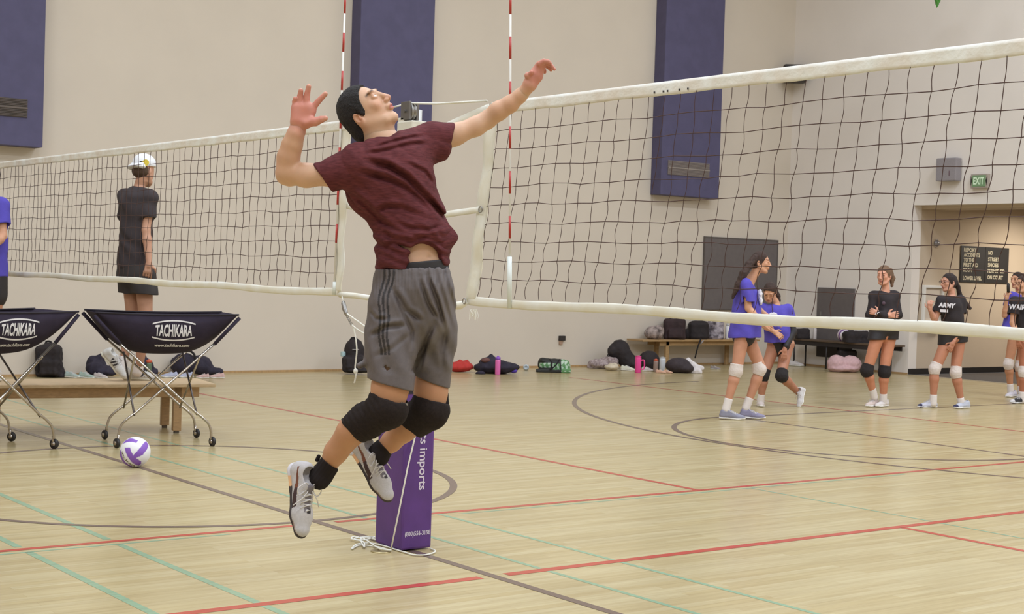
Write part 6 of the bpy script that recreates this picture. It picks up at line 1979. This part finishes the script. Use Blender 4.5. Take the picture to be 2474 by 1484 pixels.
# on the wooden bench (seat at 0.44 m)
def onbench(name, label, cat, m, build, x, D=None, **k):
    D = D or dist((12.3, 11.12, .44))
    D = dist(plane_at(x, 822, 1, 11.12))
    fr = Frame(D)
    t = thing(name, label, cat, tuple(fr.W(x, 821)))
    S = Solid(); build(S, fr); V, F = S.mesh(.007, k.get('disp')); W = fr.w(V); W[:, 2] = np.maximum(W[:, 2], .441)
    raw('body', W, F, m, t, True)
    return t, fr
onbench('bag', 'grey camouflage bag at the left end of the wooden bench', 'bag', mat('camo_cloth', (176, 160, 154), rough=.85, noise=.5, nscale=16, rgb2=(88, 76, 72), bump=.3, bscale=40), lambda S, f: (
    S.ell(f.p(1580, 805, 0), (R_m(f, 23), R_m(f, 17), .14), None, .03), S.ell(f.p(1592, 797, 0), (R_m(f, 12), R_m(f, 12), .12), None, .03)), 1580, disp=wr_(.010, 14))
t, fr = onbench('backpack', 'maroon-black backpack on the wooden bench, right of the camouflage bag', 'backpack', M_bag2, lambda S, f: (
    S.rbox(f.p(1629, 796, 0), (R_m(f, 26), R_m(f, 26), .14), .06, None, .03), S.rbox(f.p(1632, 806, .13), (R_m(f, 19), R_m(f, 12), .05), .03, None, .02)), 1629, disp=wr_(.008, 12))
MB().tube(smooth_path([fr.W(1618, 771, 0), fr.W(1624, 764, 0), fr.W(1634, 764, 0), fr.W(1640, 771, 0)]), .012, 6).obj('handle', M_strap, t, True)
t, fr = onbench('backpack', 'black backpack on the wooden bench with a dangling strap', 'backpack', M_bag, lambda S, f: (
    S.rbox(f.p(1687, 799, 0), (R_m(f, 24), R_m(f, 23), .14), .07, None, .03), S.ell(f.p(1660, 808, 0), (R_m(f, 10), R_m(f, 14), .1), None, .03)), 1687, disp=wr_(.008, 12))
MB().tube([fr.W(1694, 818, .26), fr.W(1686, 838, .29), fr.W(1679, 866, .29)], .012, 6).obj('strap', M_strap, t, True)
MB().tube([fr.W(1692, 833, .26), fr.W(1700, 822, .26)], .014, 6).obj('buckle', mat('buckle_grey', (150, 140, 136)), t, True)
onbench('bag', 'black and white patterned bag on the wooden bench beside the white bottle', 'bag', mat('patterned_cloth', (70, 60, 66), rough=.7, noise=.9, nscale=14, rgb2=(186, 176, 184), bump=.3, bscale=40), lambda S, f: (
    S.rbox(f.p(1729, 797, 0), (R_m(f, 19), R_m(f, 25), .12), .06, None, .03),), 1729, disp=wr_(.008, 12))
fr = Frame(dist(plane_at(1756, 821, 1, 11.1))); base = fr.W(1757, 821); base[2] = .441
t = thing('water_bottle', 'white water bottle on the wooden bench just left of the purple tee', 'bottle', tuple(base))
MB().lathe([(.035, 0), (.038, .01), (.038, .20), (.02, .22)], base, n=18).obj('flask', mat('white_flask', (226, 224, 226), rough=.4), t, True)
MB().lathe([(.022, .22), (.022, .25), (.01, .255)], base, n=18).obj('lid', mat('white_lid', (206, 206, 208), rough=.4), t, True)

# on and under the dark bench
def bybench(name, label, cat, m, build, x, y, Y, zmin, **k):
    fr = Frame(dist((14.8, Y, .47)))
    t = thing(name, label, cat, tuple(fr.W(x, y)))
    S = Solid(); build(S, fr); V, F = S.mesh(.007, k.get('disp')); W = fr.w(V); W[:, 2] = np.maximum(W[:, 2], zmin)
    raw('body', W, F, m, t, True)
    return t, fr
bybench('bag', 'dark low bag on the dark bench right behind the bending person', 'bag', M_bag, lambda S, f: (S.rbox(f.p(1938, 808, 0), (R_m(f, 17), R_m(f, 14), .12), .04, None, .02),), 1938, 820, 10.6, .472, disp=wr_(.006))
fr = Frame(dist((14.85, 10.25, .47))); base = plane_at(1968, 822, 0, 14.84); base[2] = .472
t = thing('water_bottle', 'pale bottle on the dark bench in front of the grey hatch', 'bottle', tuple(base))
MB().lathe([(.03, 0), (.032, .01), (.032, .17), (.018, .19)], base, n=16).obj('flask', mat('pale_flask', (200, 190, 186), rough=.4), t, True)
MB().lathe([(.02, .19), (.02, .215)], base, n=16).obj('lid', MATS['white_lid'], t, True)
bybench('backpack', 'large black backpack on the dark bench beside the second volleyball', 'backpack', M_bag, lambda S, f: (S.rbox(f.p(2068, 822, .0), (R_m(f, 30), R_m(f, 22), .16), .06, None, .03), S.rbox(f.p(2092, 826, .0), (R_m(f, 14), R_m(f, 18), .14), .05, None, .03)), 2068, 842, 9.5, .472, disp=wr_(.008))
bybench('bag', 'black bag on the floor beneath the dark bench', 'bag', M_bag, lambda S, f: (S.rbox(f.p(2046, 862, -.05), (R_m(f, 22), R_m(f, 16), .12), .04, None, .03),), 2046, 895, 9.75, .002, disp=wr_(.008))
vb = plane_at(2038, 813, 0, 14.78); vb[2] = .472 + .105
V, F = ball_mesh()
C = np.tile(np.array(lin((222, 212, 216))), (len(V), 1)); st = np.abs(((V @ unit((.4, .9, .2))) * 3) % 2 - 1) < .45
C[st] = np.array(lin((120, 76, 140)))
single('volleyball', 'second purple and white volleyball on the dark bench against the black backpack', 'ball', vb + .105 * V, F, M_bl, cols=C)
blob('plush_bag', 'large pale pink fluffy bag on the floor in front of the dark bench', 'bag', 2038, 899, mat('pink_fleece', (214, 176, 178), rough=.95, noise=.12, nscale=30, bump=.4, bscale=80), lambda S, f: (
    S.ell(f.p(2022, 880, 0), (R_m(f, 23), R_m(f, 22), .17), None, .03), S.ell(f.p(2055, 880, 0), (R_m(f, 25), R_m(f, 20), .17), None, .03), S.ell(f.p(2038, 890, .03), (R_m(f, 38), R_m(f, 10), .18), None, .03)), disp=wr_(.010, 14))
